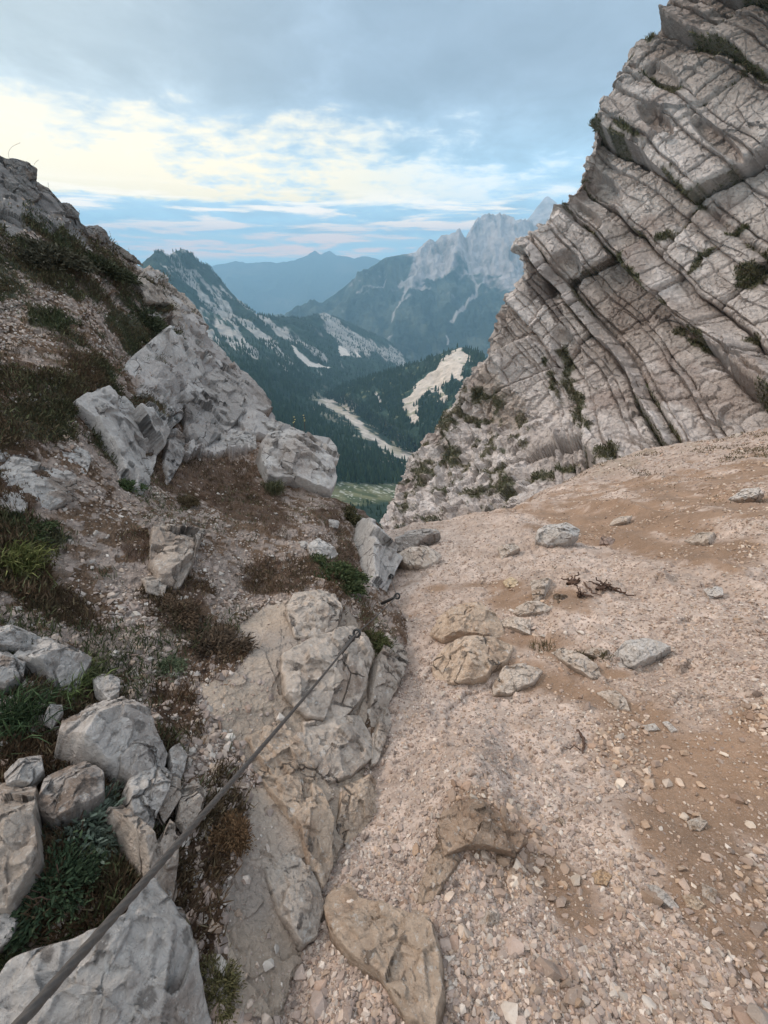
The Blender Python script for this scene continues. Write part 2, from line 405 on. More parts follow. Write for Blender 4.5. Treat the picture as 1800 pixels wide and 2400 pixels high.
Z5 = lambda p: zpoly(p, 0, 300, 800/1659)
Z6 = lambda p: zpoly(p, 0, 1100, 950/1659)
ZB = lambda p: zpoly(p, 0, 1700, 1000/1659)
Z3 = lambda p: zpoly(p, 850, 1150, 950/1659)
ZR = lambda p: zpoly(p, 850, 1700, 950/1659)
ZV = lambda p: zpoly(p, 300, 420, 1000/1659)
ZC = lambda p: zpoly(p, 900, 600, 900/1659)

def bank_masks(P, px, py):
    """slab rock, rubble, dark heath, brown moss"""
    jx = px+45*fbm(P, .45, 5, 61); jy = py+45*fbm(P, .45, 5, 62)
    slab = np.zeros(px.shape, bool)
    for pl in [[(560, 1440), (620, 1390), (810, 1400), (870, 1480), (870, 1700), (850, 1800), (830, 1900), (880, 2000), (760, 2100), (700, 2100), (640, 1960), (600, 1850), (560, 1760), (520, 1700), (480, 1600)],
               [(420, 760), (620, 930), (640, 1010), (560, 1080), (420, 1140), (330, 1110), (300, 950), (330, 850)],
               [(330, 630), (460, 760), (420, 800), (330, 730), (300, 690)],
               [(540, 1880), (620, 1860), (700, 2080), (740, 2200), (690, 2400), (560, 2400), (520, 2150)],
               [(-50, 340), (90, 400), (270, 580), (240, 620), (100, 560), (-50, 520)]]:
        slab |= inpoly(jx, jy, pl)
    heath = np.zeros(px.shape)
    for e in [(150, 610, 210, 75, 22), (300, 790, 100, 60, 35), (100, 780, 140, 60, 25), (200, 900, 190, 75, 35), (90, 960, 110, 90, 0), (-100, 800, 200, 300, 0), (310, 700, 90, 50, 30), (60, 1230, 120, 50, 20), (30, 1330, 110, 70, 30), (250, 1050, 60, 30, 60)]:
        heath = np.maximum(heath, 1.3-ell(jx, jy, *e))
    brown = np.zeros(px.shape)
    for e in [(500, 1130, 170, 50, 10), (250, 1000, 190, 45, 45), (660, 1330, 120, 50, 0), (500, 1520, 90, 80, 30), (330, 1280, 60, 50, 0), (770, 1210, 60, 30, 20), (800, 1330, 45, 90, 10), (520, 1950, 60, 150, 5), (470, 2200, 50, 200, 8), (430, 1650, 50, 110, -20),
              (420, 1400, 90, 80, 30), (120, 1400, 140, 50, 20), (390, 1030, 50, 70, 30), (30, 1100, 80, 300, 0), (250, 1620, 80, 60, 30), (150, 2000, 110, 130, 0), (100, 1720, 200, 60, 10), (60, 1850, 160, 90, 0), (230, 1850, 110, 90, 30), (160, 2100, 200, 120, 0), (300, 2050, 120, 120, 0), (390, 1800, 60, 90, 0), (430, 2000, 60, 160, 0), (100, 1600, 120, 40, 15), (870, 1470, 22, 80, -10), (900, 1330, 12, 60, 0), (590, 1180, 120, 60, 30)]:
        brown = np.maximum(brown, 1.3-ell(jx, jy, *e))
    slab = slab & (brown < .35+.0*px) & (heath < .6)
    pn = fbm(P, .55, 4, 63)
    return slab.astype(np.float32), sm(heath-.75*sm(pn, .02, .35), .15, .6), sm(brown, .15, .7)
def build_bank():
    NRow, NC, NF = 1000, 520, 44
    py = np.linspace(-300, 2800, NRow); ex = interp(py, EDGE)
    s = np.linspace(0, 1, NC)**.85
    PX = np.minimum(-420, ex-300)[:, None]*(1-s) + ex[:, None]*s
    PX = np.concatenate([np.linspace(-1900, PX[:, 0], 60, endpoint=False).T, PX], 1)      # the bank goes on outside the frame
    PY = np.repeat(py[:, None], PX.shape[1], 1)
    P = ray(PX, PY)*BANK.t(np.maximum(PX, PX[:, 60:61]), PY)[..., None]
    # fold: beyond the edge the bank drops away to the far side
    E = P[:, -1]; hd = E.copy(); hd[:, 2] = 0; hd /= np.linalg.norm(hd, axis=1, keepdims=True)
    size = np.clip(np.linalg.norm(E, axis=1), .6, 9)[:, None]
    dn = hd*.45 + np.array([.35, 0, -1.0])
    dn[:, 0] = np.maximum(dn[:, 0], .12)
    k = (np.linspace(0, 1, NF+1)[1:])
    fold = E[:, None] + (size[:, None]*.75)*(dn[:, None]*(k[None, :, None]**1.4)*1.2)
    P = np.concatenate([P, fold], 1)
    N = grid_normals(P); flip = (N*P).sum(-1).mean() > 0
    if flip: N = -N
    px, py2 = proj(P); dist = np.linalg.norm(P, axis=-1)
    slab, heath, brown = bank_masks(P, px, py2)
    soft = np.maximum(heath, brown)
    dc = np.clip(dist, 1, 8)
    near = .28+.72*sm(dist, 1.2, 4.5)
    d = .05*dc**.6*fbm(P, .9, 4, 50)*near
    fa, ea, ia = facet(P, (.75, .75, .6), 51, .9)
    fb, eb, ib = facet(P, (.26, .26, .22), 52, .9)
    fc, ec, ic = facet(P, (.09, .09, .09), 53, .9)
    fd, ed, idd = facet(P, (.035, .035, .035), 54, .9)
    far = sm(dist, 2.5, 6)
    d = d + (.25+.75*slab)*(.030+.07*far)*fa*near + (.5+.3*slab)*(.022+.035*far)*fb*near + (1-.35*slab)*.013*fc + .006*fd*(1-slab*.5)
    ck = sm(fbm(P, .5, 3, 58), .0, .3)
    d = d - slab*ck*(.03*np.exp(-(ea/.03)**2)*(.4+far) + .008*np.exp(-(eb/.03)**2))
    gn = fbm(P @ np.array([[.8,.2,0],[-.3,.25,.5],[0,.5,.8]]), .16, 4, 59); d = d + slab*.012*(1+far)*gn
    d = d + soft*(.03*fbm(P, .12, 3, 57)+.02*far)
    hollow = sm(px, 520, 420)*sm(py2, 1480, 1580)*sm(dist, .3, .6)
    d = d - hollow*(.03+.05*sm(fbm(P, .25, 3, 48), -.3, .3))
    d = d + .16*slab*sm(py2, 1160, 1080)*sm(px, 300, 360)*sm(dist, 3, 4.5)
    edge_damp = 1.0
    P2 = P + N*(d*edge_damp)[..., None]
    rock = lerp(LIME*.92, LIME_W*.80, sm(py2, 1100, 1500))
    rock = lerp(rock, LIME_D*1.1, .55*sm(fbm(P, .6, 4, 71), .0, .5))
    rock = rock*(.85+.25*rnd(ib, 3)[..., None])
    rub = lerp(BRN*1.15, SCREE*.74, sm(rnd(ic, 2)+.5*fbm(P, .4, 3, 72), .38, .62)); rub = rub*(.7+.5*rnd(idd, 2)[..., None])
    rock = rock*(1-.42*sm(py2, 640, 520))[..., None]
    col = lerp(rub, rock, slab)
    bm_ = sm(brown+.5*(rnd(ic, 5)-.5)+.35*fbm(P, .08, 3, 75), .45, .8)
    col = lerp(col, lerp(SOIL, BRN, sm(fbm(P, .05, 3, 73), -.3, .4)), bm_*.92)
    hm = sm(heath+.5*(rnd(ic, 6)-.5)*.8+.35*fbm(P, .15, 3, 76), .4, .8)
    col = lerp(col, lerp(GRN_D, BRN*.7, sm(fbm(P, .4, 3, 74), -.1, .4)), hm*.92)
    # (rust and lichen come from the rock material) on the big outcrop
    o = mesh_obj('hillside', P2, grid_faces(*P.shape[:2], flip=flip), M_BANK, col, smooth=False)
    tag(o, 'steep rubble and heath covered bank on the left of the gully', 'hillside', kind='structure')
    return P2, N, slab, heath, brown, dist
BP, BN, BSLAB, BHEATH, BBROWN, BDIST = build_bank()

# ------------------------------------------------------------------ right cliff
SIL = [(-500, 1810), (-300, 1735), (-150, 1668), (0, 1588), (60, 1575), (100, 1520), (120, 1484), (150, 1484), (200, 1450), (240, 1438), (255, 1430), (300, 1396), (350, 1378), (430, 1350), (480, 1315), (530, 1275), (555, 1240), (575, 1226), (610, 1232), (650, 1236),
       (680, 1215), (720, 1172), (760, 1166), (800, 1150), (850, 1140), (870, 1120), (900, 1095), (960, 1060), (1010, 1015), (1060, 980), (1090, 958), (1150, 925), (1200, 905), (1240, 893), (1300, 870), (1500, 800)]
CLIFF = RBF([(1588, 0, 27), (1900, 0, 21), (2300, 0, 17), (1735, -300, 25), (2100, -500, 21), (1396, 300, 30), (1700, 300, 24), (2300, 400, 17), (1232, 600, 33), (1400, 600, 30), (1600, 600, 26), (1800, 600, 22.5), (2300, 700, 17),
             (1140, 850, 37), (1300, 850, 33), (1500, 850, 28), (1800, 850, 21.5), (1015, 1010, 42), (1150, 1000, 37), (1300, 1000, 31), (1500, 1040, 24), (1800, 1000, 19), (2300, 1000, 15.5), (905, 1200, 40), (1000, 1150, 37), (1150, 1150, 30), (1300, 1120, 25), (870, 1300, 34), (1100, 1300, 26), (1500, 1300, 20), (800, 1500, 28), (1500, 1500, 17)], 2e-4)
def build_cliff():
    NRow, NC, NF = 900, 640, 60
    py = np.linspace(-480, 1420, NRow); ex = interp(py, SIL)
    s = np.linspace(0, 1, NC)**1.15
    PX = ex[:, None]*(1-s) + 2250*s; PY = np.repeat(py[:, None], NC, 1)
    P = CLIFF(PX, PY)
    E = P[:, 0]; hd = E.copy(); hd[:, 2] = 0; hd /= np.linalg.norm(hd, axis=1, keepdims=True)
    dn = hd*1.0 + np.array([.55, .2, 0])
    k = np.linspace(0, 1, NF+1)[1:][::-1]
    fold = E[:, None] + 16*dn[:, None]*(k[None, :, None]**1.5)
    P = np.concatenate([fold, P], 1)
    N = grid_normals(P); flip = (N*P).sum(-1).mean() > 0
    if flip: N = -N
    # frame of the beds: along the bed (down to the right in the picture), across it, out of the wall
    p0 = CLIFF(np.array(1432.), np.array(622.)); p1 = CLIFF(np.array(1681.), np.array(887.))
    nrm = np.cross(CLIFF(np.array(1700.), np.array(600.))-CLIFF(np.array(1350.), np.array(600.)), CLIFF(np.array(1500.), np.array(800.))-CLIFF(np.array(1500.), np.array(400.))); nrm /= np.linalg.norm(nrm)
    if nrm @ p0 > 0: nrm = -nrm
    e1 = p1-p0; e1 -= nrm*(e1@nrm); e1 /= np.linalg.norm(e1)
    e2 = np.cross(nrm, e1); 
    if e2[2] < 0: e2 = -e2                     # across the beds, up and to the right
    fr = np.stack([e1, e2, nrm])
    px, py2 = proj(P)
    Q = P @ fr.T
    lower = sm(py2, 860, 1000)*sm(px, 1330, 1180)          # the broken lower buttress
    wv = .75*fbm(P, 9, 3, 80) + .12*fbm(P, 1.5, 3, 81)
    b = Q[..., 1] + wv - .10*Q[..., 0]*lower
    def layers(b, th, seed):
        rs = np.random.RandomState(seed); e = np.cumsum(th*(.25+1.9*rs.rand(200)**1.6)); e = e-e[100]
        i = np.clip(np.searchsorted(e, b)-1, 0, 198); fr_ = (b-e[i])/(e[i+1]-e[i]); off = rs.rand(200)
        return i, fr_, off[i]
    i1, f1, o1 = layers(b, 3.0, 1); i2, f2, o2 = layers(b, .95, 2)
    # joints cut every bed into blocks of its own
    jn = Q[..., 0] + .35*Q[..., 1]*np.sin(i1*2.1) + .5*fbm(P, 4, 3, 82) + i1*2.37
    ji = np.floor(jn/(3.6+2.5*o1)); jf = jn/(3.6+2.5*o1)-ji
    hb = _h(ji.astype(np.int64), i1.astype(np.int64), i1*0+3, 5); blk = rnd(hb, 1)
    jn2 = Q[..., 0] + .5*fbm(P, 1.4, 3, 83) + i2*1.37; ji2 = np.floor(jn2/1.5); jf2 = jn2/1.5-ji2
    blk2 = rnd(_h(ji2.astype(np.int64), i2.astype(np.int64), i2*0+4, 6), 1)
    saw1 = (1-f1)                                  # juts out at the lower edge of each bed, leans back upward
    juta = .5+1.3*rnd(_h(i1.astype(np.int64), i1*0, i1*0, 9), 2)
    tilt = (rnd(hb, 3)-.5)*2.2*(jf-.5)
    d = juta*saw1**1.3 + 1.55*(blk-.5) + .7*tilt*(blk > .3) + .30*(1-f2) + .30*(blk2-.5)
    cr = np.exp(-(np.minimum(f1, 1-f1)*3.0/.13)**2)*.45 + np.exp(-(np.minimum(jf, 1-jf)*4.5/.12)**2)*.35 + np.exp(-(np.minimum(f2, 1-f2)*.95/.06)**2)*.14 + np.exp(-(np.minimum(jf2, 1-jf2)*1.5/.06)**2)*.14
    d = d*(1-.65*lower) - cr*(1-.6*lower)
    fa, ea, ia = facet(P, (3.2, 1.2, 1.4), 84, 1.0, frame=fr)
    fb, eb, ib = facet(P, (.8, .42, .5), 85, 1.0, frame=fr)
    fc, ec, ic = facet(P, (.28, .17, .2), 86, 1.0, frame=fr)
    fg, eg, ig = facet(P, (.9, .9, 2.6), 87, 1.0)
    d = d - .8*sm(blk, .20, .10)*(1-lower) + .22*fa + .085*fb + .045*fc + .4*fbm(P, 9, 3, 88) + lower*(.55*fg + .5*ridged(P*[1, 1, .45], 2.5, 4, 89))
    # hollow overhangs seen in the wall (dark underneath)
    for (cx, cy, rx, ry, rot, dep) in [(1395, 415, 62, 30, 38, 1.1), (1545, 300, 50, 22, 38, .8), (1360, 500, 60, 26, 40, 1.0), (1370, 1130, 60, 30, 0, .0), (1320, 650, 36, 60, 25, 1.3), (1690, 340, 80, 20, 40, .8), (1560, 200, 50, 24, 40, .6), (1340, 840, 30, 70, -20, .9), (1740, 880, 70, 12, 3, .9), (1150, 870, 40, 30, 40, .5)]:
        q = ell(px, py2, cx, cy, rx, ry, rot); d = d - dep*sm(q, 1.15, .75)
    ease = np.ones(P.shape[1]); ease[:NF] = 0; ease[NF:NF+26] = np.linspace(.25, 1, 26)
    ease[:NF] = .25
    P2 = P + N*(d*ease[None])[..., None]
    # ragged outline
    og = np.zeros(P.shape[1]); og[NF-30:NF+40] = np.concatenate([np.linspace(0, 1, 30), np.linspace(1, 0, 40)])
    side = np.cross(N, [0, 0, 1.0]); side = np.stack([np.full(px.shape, -.9), 0*px, .3+0*px], -1)
    P2 = P2 + side*(og[None]*(.45*fa+.2*fb+.25*(blk-.5)))[..., None]
    base = lerp(np.array([.47, .425, .40]), np.array([.34, .295, .27]), sm(fbm(P, 5, 4, 90), -.3, .4))
    base = lerp(base, np.array([.56, .52, .50]), .7*sm(fbm(Q*[.35, 1, 1], 1.3, 4, 91), .05, .5))
    base = lerp(base, np.array([.22, .165, .14]), .6*sm(fbm(P, 3.0, 5, 92), .12, .45))
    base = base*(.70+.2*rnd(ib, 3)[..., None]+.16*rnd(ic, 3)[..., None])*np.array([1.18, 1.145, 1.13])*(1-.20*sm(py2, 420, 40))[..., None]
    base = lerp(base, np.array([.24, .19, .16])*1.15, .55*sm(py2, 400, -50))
    jx = px+18*fbm(P, 1.2, 4, 93); jy = py2+18*fbm(P, 1.2, 4, 94)
    for pl, c, a in [(ZC([(620, 0), (700, 130), (790, 240), (760, 300), (700, 230), (640, 190)]), (.10, .075, .065), .7), (ZC([(440, 470), (560, 560), (620, 640), (600, 760), (480, 740), (400, 620)]), (.36, .29, .24), .6),
                     (ZC([(1440, 540), (1659, 545), (1659, 720), (1500, 790), (1300, 700)]), (.30, .235, .20), .5), (ZC([(1050, 560), (1200, 600), (1460, 640), (1300, 720), (1100, 640)]), (.34, .28, .25), .4)]:
        base = lerp(base, np.array(c), a*inpoly(jx, jy, pl))
    veg = np.zeros(px.shape)
    for e in [(1135, 930, 70, 28, 40), (1110, 985, 60, 26, 20), (1060, 1010, 45, 30, 30), (1360, 960, 26, 110, -22), (1300, 900, 10, 70, -20), (1435, 1095, 55, 22, -15), (1000, 1130, 40, 50, 0), (1180, 1150, 60, 40, 0), (1530, 680, 14, 90, -47), (1630, 800, 22, 70, -50), (1480, 620, 14, 60, -45),
              (1330, 840, 20, 40, 0), (1770, 810, 40, 22, 0), (1720, 540, 60, 16, -25), (1660, 600, 60, 12, -45), (1530, 100, 26, 30, 30), (1550, 210, 60, 12, 20), (1480, 330, 50, 12, 20), (1560, 560, 60, 14, -20), (1300, 1090, 80, 25, -20), (1070, 1080, 50, 30, 20), (970, 1200, 50, 25, 0), (1760, 640, 60, 40, 30)]:
        veg = np.maximum(veg, 1.25-ell(jx, jy, *e))
    vn = fbm(P, .9, 4, 95)
    vm = sm(veg+.9*vn, .45, .85)
    vm = np.maximum(vm, lower*sm(vn+.4*fbm(P, 3, 3, 96), .12, .34))
    vm = np.maximum(vm, .9*sm(cr, .25, .45)*sm(fbm(P, 3.0, 3, 97), .05, .25))
    base = lerp(base, lerp(np.array([.060, .066, .030]), np.array([.12, .098, .055]), sm(fbm(P, .7, 3, 98), -.3, .4)), vm*.85)
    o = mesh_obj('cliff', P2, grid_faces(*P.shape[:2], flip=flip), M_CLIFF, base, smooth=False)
    tag(o, 'huge grey limestone cliff with slanting beds on the right', 'cliff', kind='structure')
    return P2, N, vm
CPt, CN, CVEG = build_cliff()

# ------------------------------------------------------------------ distant land
def column_land(name, label, T, B, surf, x0, x1, NC, NR, dispf, colf, mat, drop, back, NF=14, jag=None):
    pxs = np.linspace(x0, x1, NC); t = interp(pxs, T)
    if jag is not None: t = t + jag(pxs)
    bt = interp(pxs, B); s = np.linspace(0, 1, NR)**1.1
    PY = t[None]*(1-s[:, None]) + bt[None]*s[:, None]; PX = np.repeat(pxs[None], NR, 0)
    P = surf(PX, PY)
    E = P[0]; hd = E.copy(); hd[:, 2] = 0; hd /= np.linalg.norm(hd, axis=1, keepdims=True)
    k = np.linspace(0, 1, NF+1)[1:][::-1]
    fold = E[None] + (hd*back + np.array([0, 0, -drop]))[None]*k[:, None, None]
    P = np.concatenate([fold, P], 0)
    N = grid_normals(P); flip = (N*P).sum(-1).mean() > 0
    if flip: N = -N
    px, py = proj(P); d = dispf(P, px, py); ease = np.ones(P.shape[0]); ease[:NF] = .1; ease[NF:NF+24] = np.linspace(.1, 1, 24)
    P2 = P + N*(d*ease[:, None])[..., None]
    col = colf(P, px, py)
    o = mesh_obj(name, P2, grid_faces(*P.shape[:2], flip=flip), mat, col)
    tag(o, label, 'mountain' if 'mountain' in name else 'hillside', kind='structure')
    return P2, N, px, py
FOREST = np.array([.022, .038, .026]); MROCK = np.array([.42, .38, .345]); PALE = np.array([.60, .52, .45])
ridge_T = [(150, 700), (250, 660), (330, 622), (345, 606), (365, 590), (380, 588), (395, 602), (410, 590), (430, 583), (450, 594), (470, 617), (490, 622), (505, 645), (560, 705), (600, 735), (640, 740), (680, 745), (700, 746), (760, 733), (800, 746), (860, 776), (900, 790), (940, 826), (965, 852), (1020, 870), (1500, 950)]
VAL = RBF([(150, 700, 1200), (400, 590, 1500), (550, 700, 1700), (700, 743, 1900), (960, 850, 2300), (1400, 940, 2600), (450, 780, 1100), (700, 810, 1400), (900, 860, 1800), (560, 860, 780), (650, 900, 880), (760, 945, 1020), (870, 1010, 830), (960, 1075, 670), (1150, 1100, 650), (1200, 1000, 900),
           (600, 960, 560), (700, 1060, 440), (850, 1150, 390), (950, 1180, 380), (700, 1150, 320), (450, 900, 460), (850, 1260, 250), (300, 900, 500), (1200, 1260, 250), (300, 1260, 200)], 2e-4)
def val_disp(P, px, py):
    up = sm(py, 830, 760)
    rr = ridged(P*[1, 1, .6], 130, 4, 101)
    return up*26*rr + 6*fbm(P, 60, 4, 102)*sm(py, 1180, 900)
def stream_d(px, py):
    return segdist(px, py, ZV([(755, 865), (830, 900), (880, 940), (930, 990), (990, 1025), (1050, 1070), (1130, 1090)]))
def val_col(P, px, py):
    c = lerp(FOREST, FOREST*1.7, sm(fbm(P, 45, 4, 103), -.2, .5))
    # slanting rock ribs of the middle ridge: they run down to the right
    q = np.stack([(px*.79+py*.61)/95, (-px*.61+py*.79)/17, 0*px], -1)
    q2 = np.stack([(px*.62+py*.78)/34, (-px*.78+py*.62)/7, 0*px], -1)
    r = fbm(q, 1, 4, 104) + .55*fbm(q2, 1, 3, 105)
    zone = np.zeros(px.shape)
    for e in [(430, 645, 90, 20, 55), (500, 690, 110, 16, 45), (600, 780, 170, 22, 33), (520, 760, 110, 20, 35), (700, 800, 130, 20, 30), (790, 775, 60, 22, 55), (860, 810, 90, 22, 30), (930, 840, 50, 14, 45), (620, 740, 90, 18, 35), (460, 740, 60, 14, 40), (390, 640, 40, 16, 60), (550, 810, 40, 12, 30)]:
        zone = np.maximum(zone, 1.5-ell(px, py, *e))
    m = sm(r*1.25+zone*.62, .46, .70)*(py < 880)
    c = lerp(c, MROCK*(.8+.3*sm(fbm(P, 20, 3, 106), -.4, .4))[..., None], m*.85)
    for pl in [ZV([(630, 645), (660, 665), (720, 710), (790, 733), (700, 728), (660, 690)]), ZV([(815, 650), (850, 660), (865, 685), (825, 688)]), ZV([(880, 660), (905, 690), (890, 694)])]:
        c = lerp(c, PALE*1.1, inpoly(px+3*fbm(P, 20, 2, 107), py+3*fbm(P, 20, 2, 108), pl)*1.0)
    jx, jy = px+15*fbm(P, 26, 4, 109), py+12*fbm(P, 26, 4, 110)
    sd_ = stream_d(jx, jy)
    c = lerp(c, PALE*(.85+.25*vnoise(P/5, 3))[..., None], sm(sd_, 10.5, 5)*(px > 745))
    fl = sm(sd_, 42, 12)*sm(fbm(P, 22, 4, 111), .02, .2)*(px > 700)
    c = lerp(c, np.array([.40, .35, .26]), fl*.8)
    ms = sm(py+10*fbm(P, 20, 3, 113), 1128, 1142)*sm(py+10*fbm(P, 20, 3, 114), 1186, 1176)
    mead = lerp(np.array([.085, .10, .05]), np.array([.19, .185, .10]), sm(fbm(P, 12, 4, 112), -.25, .3))
    mead = lerp(mead, np.array([.52, .5, .42]), sm(vnoise(P/2.6, 8)+.6*fbm(P, 20, 3, 115), .30, .6)*.8)
    c = lerp(c, mead, ms)
    return c
VP, VN, VX, VY = column_land('hillside', 'dark forested ridge and valley floor with a pale stream bed below the gully', ridge_T, [(0, 1300), (2000, 1300)], VAL, 150, 1400, 760, 620, val_disp, val_col, M_MOUNT, 500, 500,
            jag=lambda x: 2.2*fbm(np.stack([x/9, 0*x, 0*x], -1), 1, 3, 120))
hill_T = [(730, 975), (760, 930), (800, 908), (860, 886), (920, 866), (980, 850), (1030, 830), (1070, 816), (1085, 813), (1110, 820), (1140, 840), (1200, 872), (1400, 930)]
hill_B = [(730, 985), (760, 944), (800, 962), (870, 1003), (960, 1066), (1050, 1100), (1400, 1260)]
HILL = RBF([(730, 975, 1000), (800, 908, 1060), (920, 866, 1080), (1085, 813, 960), (1200, 872, 900), (1400, 930, 850), (760, 944, 1000), (870, 1003, 825), (960, 1066, 665), (1050, 1100, 600), (1400, 1260, 380), (1000, 900, 900), (1080, 900, 800), (950, 980, 800), (1100, 1000, 680)], 2e-4)
hp1 = ZV([(1290, 655), (1335, 690), (1312, 750), (1300, 795), (1270, 775), (1235, 800), (1222, 820), (1242, 862), (1225, 882), (1205, 870), (1205, 845), (1215, 820), (1180, 838), (1120, 875), (1145, 945), (1135, 975), (1110, 965), (1088, 935), (1065, 900), (1085, 860), (1130, 800), (1180, 765), (1240, 700)])
def hill_col(P, px, py):
    c = lerp(FOREST, FOREST*1.8, sm(fbm(P, 30, 4, 123), -.2, .5))
    jx, jy = px+16*fbm(P, 22, 5, 124), py+16*fbm(P, 22, 5, 125)
    c = lerp(c, PALE*[.98, .95, .92]*(.85+.25*ridged(P, 12, 3, 126))[..., None], inpoly(jx, jy, hp1)*1.0)
    sd_ = stream_d(jx, jy)
    c = lerp(c, PALE*.95, np.clip(sm(sd_, 12, 8)+sm(sd_, 40, 10)*sm(fbm(P, 25, 3, 127), .05, .2), 0, 1)*.9)
    c = lerp(c, np.array([.20, .20, .10]), .7*sm(fbm(P, 14, 3, 128), .28, .42))
    pth = segdist(px, py, ZV([(965, 840), (982, 855), (975, 890), (985, 900)]))
    return lerp(c, PALE, sm(pth, 4, 2)*.8)
def hill_surf(px, py):
    b = interp(px, hill_B); k = sm(py, b-50, b+6); th = HILL.t(px, py); tv = VAL.t(px, py)
    return ray(px, py)*(np.minimum(th, tv*.985)*(1-k) + tv*1.02*k)[..., None]
hill_B2 = [(x, y+14) for x, y in hill_B]
HP, HN, HX, HY = column_land('hillside', 'wooded knoll with a pale eroded scree flank standing in the valley', hill_T, hill_B2, hill_surf, 730, 1400, 420, 320, lambda P, px, py: (9*ridged(P*[1, 1, .5], 60, 4, 121)+3*fbm(P, 20, 3, 122))*sm(interp(px, hill_B)-py, 8, 70), hill_col, M_MOUNT, 220, 120,
            jag=lambda x: 1.6*fbm(np.stack([x/7, 0*x, 0*x], -1), 1, 3, 129))
mt_T = [(600, 775), (700, 740), (740, 722), (830, 655), (900, 606), (940, 598), (975, 592), (985, 580), (1000, 566), (1020, 566), (1035, 556), (1060, 553), (1075, 545), (1092, 556), (1105, 535), (1125, 513), (1150, 507), (1160, 514), (1180, 505), (1195, 516), (1205, 528), (1230, 517), (1260, 535), (1300, 500), (1500, 430)]
MT = RBF([(600, 775, 3496), (740, 722, 3572), (900, 606, 3800), (1000, 566, 3952), (1150, 507, 4104), (1300, 500, 4256), (1500, 430, 4256), (700, 830, 2964), (900, 800, 2964), (1000, 700, 3420), (1100, 700, 3344), (1150, 830, 2660), (1400, 800, 2812), (900, 900, 2432), (1300, 900, 2356), (800, 720, 3420)], 2e-4)
def mt_disp(P, px, py):
    g = ridged(np.stack([P[..., 0]/1.0, P[..., 1]*.4, P[..., 2]*.25], -1), 420, 5, 131)
    g2 = ridged(np.stack([P[..., 0], P[..., 1]*.3, P[..., 2]*.12], -1), 130, 4, 139)
    return (110*g + 55*g2 + 22*fbm(P, 90, 4, 132))
def mt_col(P, px, py):
    c = lerp(np.array([.030, .050, .042]), np.array([.085, .105, .085]), sm(fbm(P*[1, .5, .3], 120, 5, 133), -.15, .35))
    n = fbm(P*[1, 1, .35], 170, 5, 134)
    zone = sm(px, 900, 1000)*sm(py-(575+.10*(px-1000)), 150, 5)
    rk = sm(zone*1.15+.85*n+.25*fbm(P, 45, 3, 140), .30, .62)
    c = lerp(c, np.array([.44, .385, .37])*(.42+.75*sm(ridged(P*[1, .4, .14], 95, 4, 135), -.3, .6))[..., None], rk*.95)
    for ln, wd in [(ZV([(1135, 355), (1110, 400), (1075, 460), (1068, 500), (1040, 560), (1030, 600)]), 4.5), (ZV([(1070, 400), (1080, 450)]), 3), (ZV([(1300, 290), (1325, 370), (1355, 440), (1350, 480), (1300, 540), (1255, 590)]), 5), (ZV([(1420, 330), (1360, 450)]), 3.5), (ZV([(1000, 380), (960, 440)]), 2.5), (ZV([(1240, 650), (1245, 680)]), 3)]:
        dd = segdist(px+5*fbm(P, 90, 3, 136), py, ln)
        c = lerp(c, np.array([.46, .42, .40]), sm(dd, wd, wd*.35)*.8)
    c = lerp(c, np.array([.32, .30, .29]), .75*sm(n+.3*fbm(P, 40, 3, 137), .30, .48)*sm(py, 800, 650))
    return c
column_land('mountain', 'big blue hazy mountain with a jagged pale rock crest and forested flanks', mt_T, [(0, 930), (2000, 930)], MT, 600, 1500, 560, 330, mt_disp, mt_col, M_FAR, 1500, 1500,
            jag=lambda x: -sm(x, 970, 1000)*(5*ridged(np.stack([x/16, 0*x, 0*x], -1), 1, 4, 130)-3)+1.2*fbm(np.stack([x/6, 0*x, 0*x], -1), 1, 3, 138))
PK = RBF([(1180, 560, 5040), (1283, 460, 5250), (1400, 560, 5040), (1180, 700, 4620), (1400, 700, 4620), (1290, 560, 4900)], 2e-4)
column_land('mountain', 'sharp pale pyramid peak rising behind the jagged crest beside the cliff', [(1150, 570), (1215, 540), (1240, 512), (1262, 482), (1278, 463), (1284, 460), (1300, 473), (1330, 500), (1450, 560)], [(0, 720), (2000, 720)], PK, 1150, 1450, 200, 120,
            lambda P, px, py: 160*ridged(P*[1, 1, .4], 500, 4, 141), lambda P, px, py: np.array([.50, .45, .44])*(.75+.4*sm(ridged(P*[1, 1, .3], 200, 4, 142), -.2, .7))[..., None], M_FAR, 1500, 1200)
BK = RBF([(300, 640, 9300), (560, 612, 10000), (800, 600, 10400), (1000, 640, 10000), (400, 780, 7800), (700, 780, 7800), (1000, 780, 7600)], 2e-4)
column_land('mountain', 'long blue mountain range fading in haze on the horizon', [(200, 650), (400, 640), (480, 628), (520, 618), (555, 612), (580, 617), (620, 613), (650, 616), (690, 610), (715, 601), (738, 587), (752, 597), (772, 586), (788, 599), (810, 600), (830, 606), (850, 600), (880, 605), (900, 612), (920, 622), (1000, 640), (1100, 660)],
            [(0, 800), (2000, 800)], BK, 200, 1100, 420, 180, lambda P, px, py: (260*ridged(P*[1, .5, .4], 1100, 4, 151)+60*fbm(P, 260, 3, 152))*sm(py, 605, 680),
            lambda P, px, py: lerp(np.array([.045, .062, .05]), np.array([.12, .12, .10]), sm(fbm(P, 500, 4, 153), 0, .5)), M_FAR, 1500, 1500, jag=lambda x: 1.6*fbm(np.stack([x/8, 0*x, 0*x], -1), 1, 3, 154))
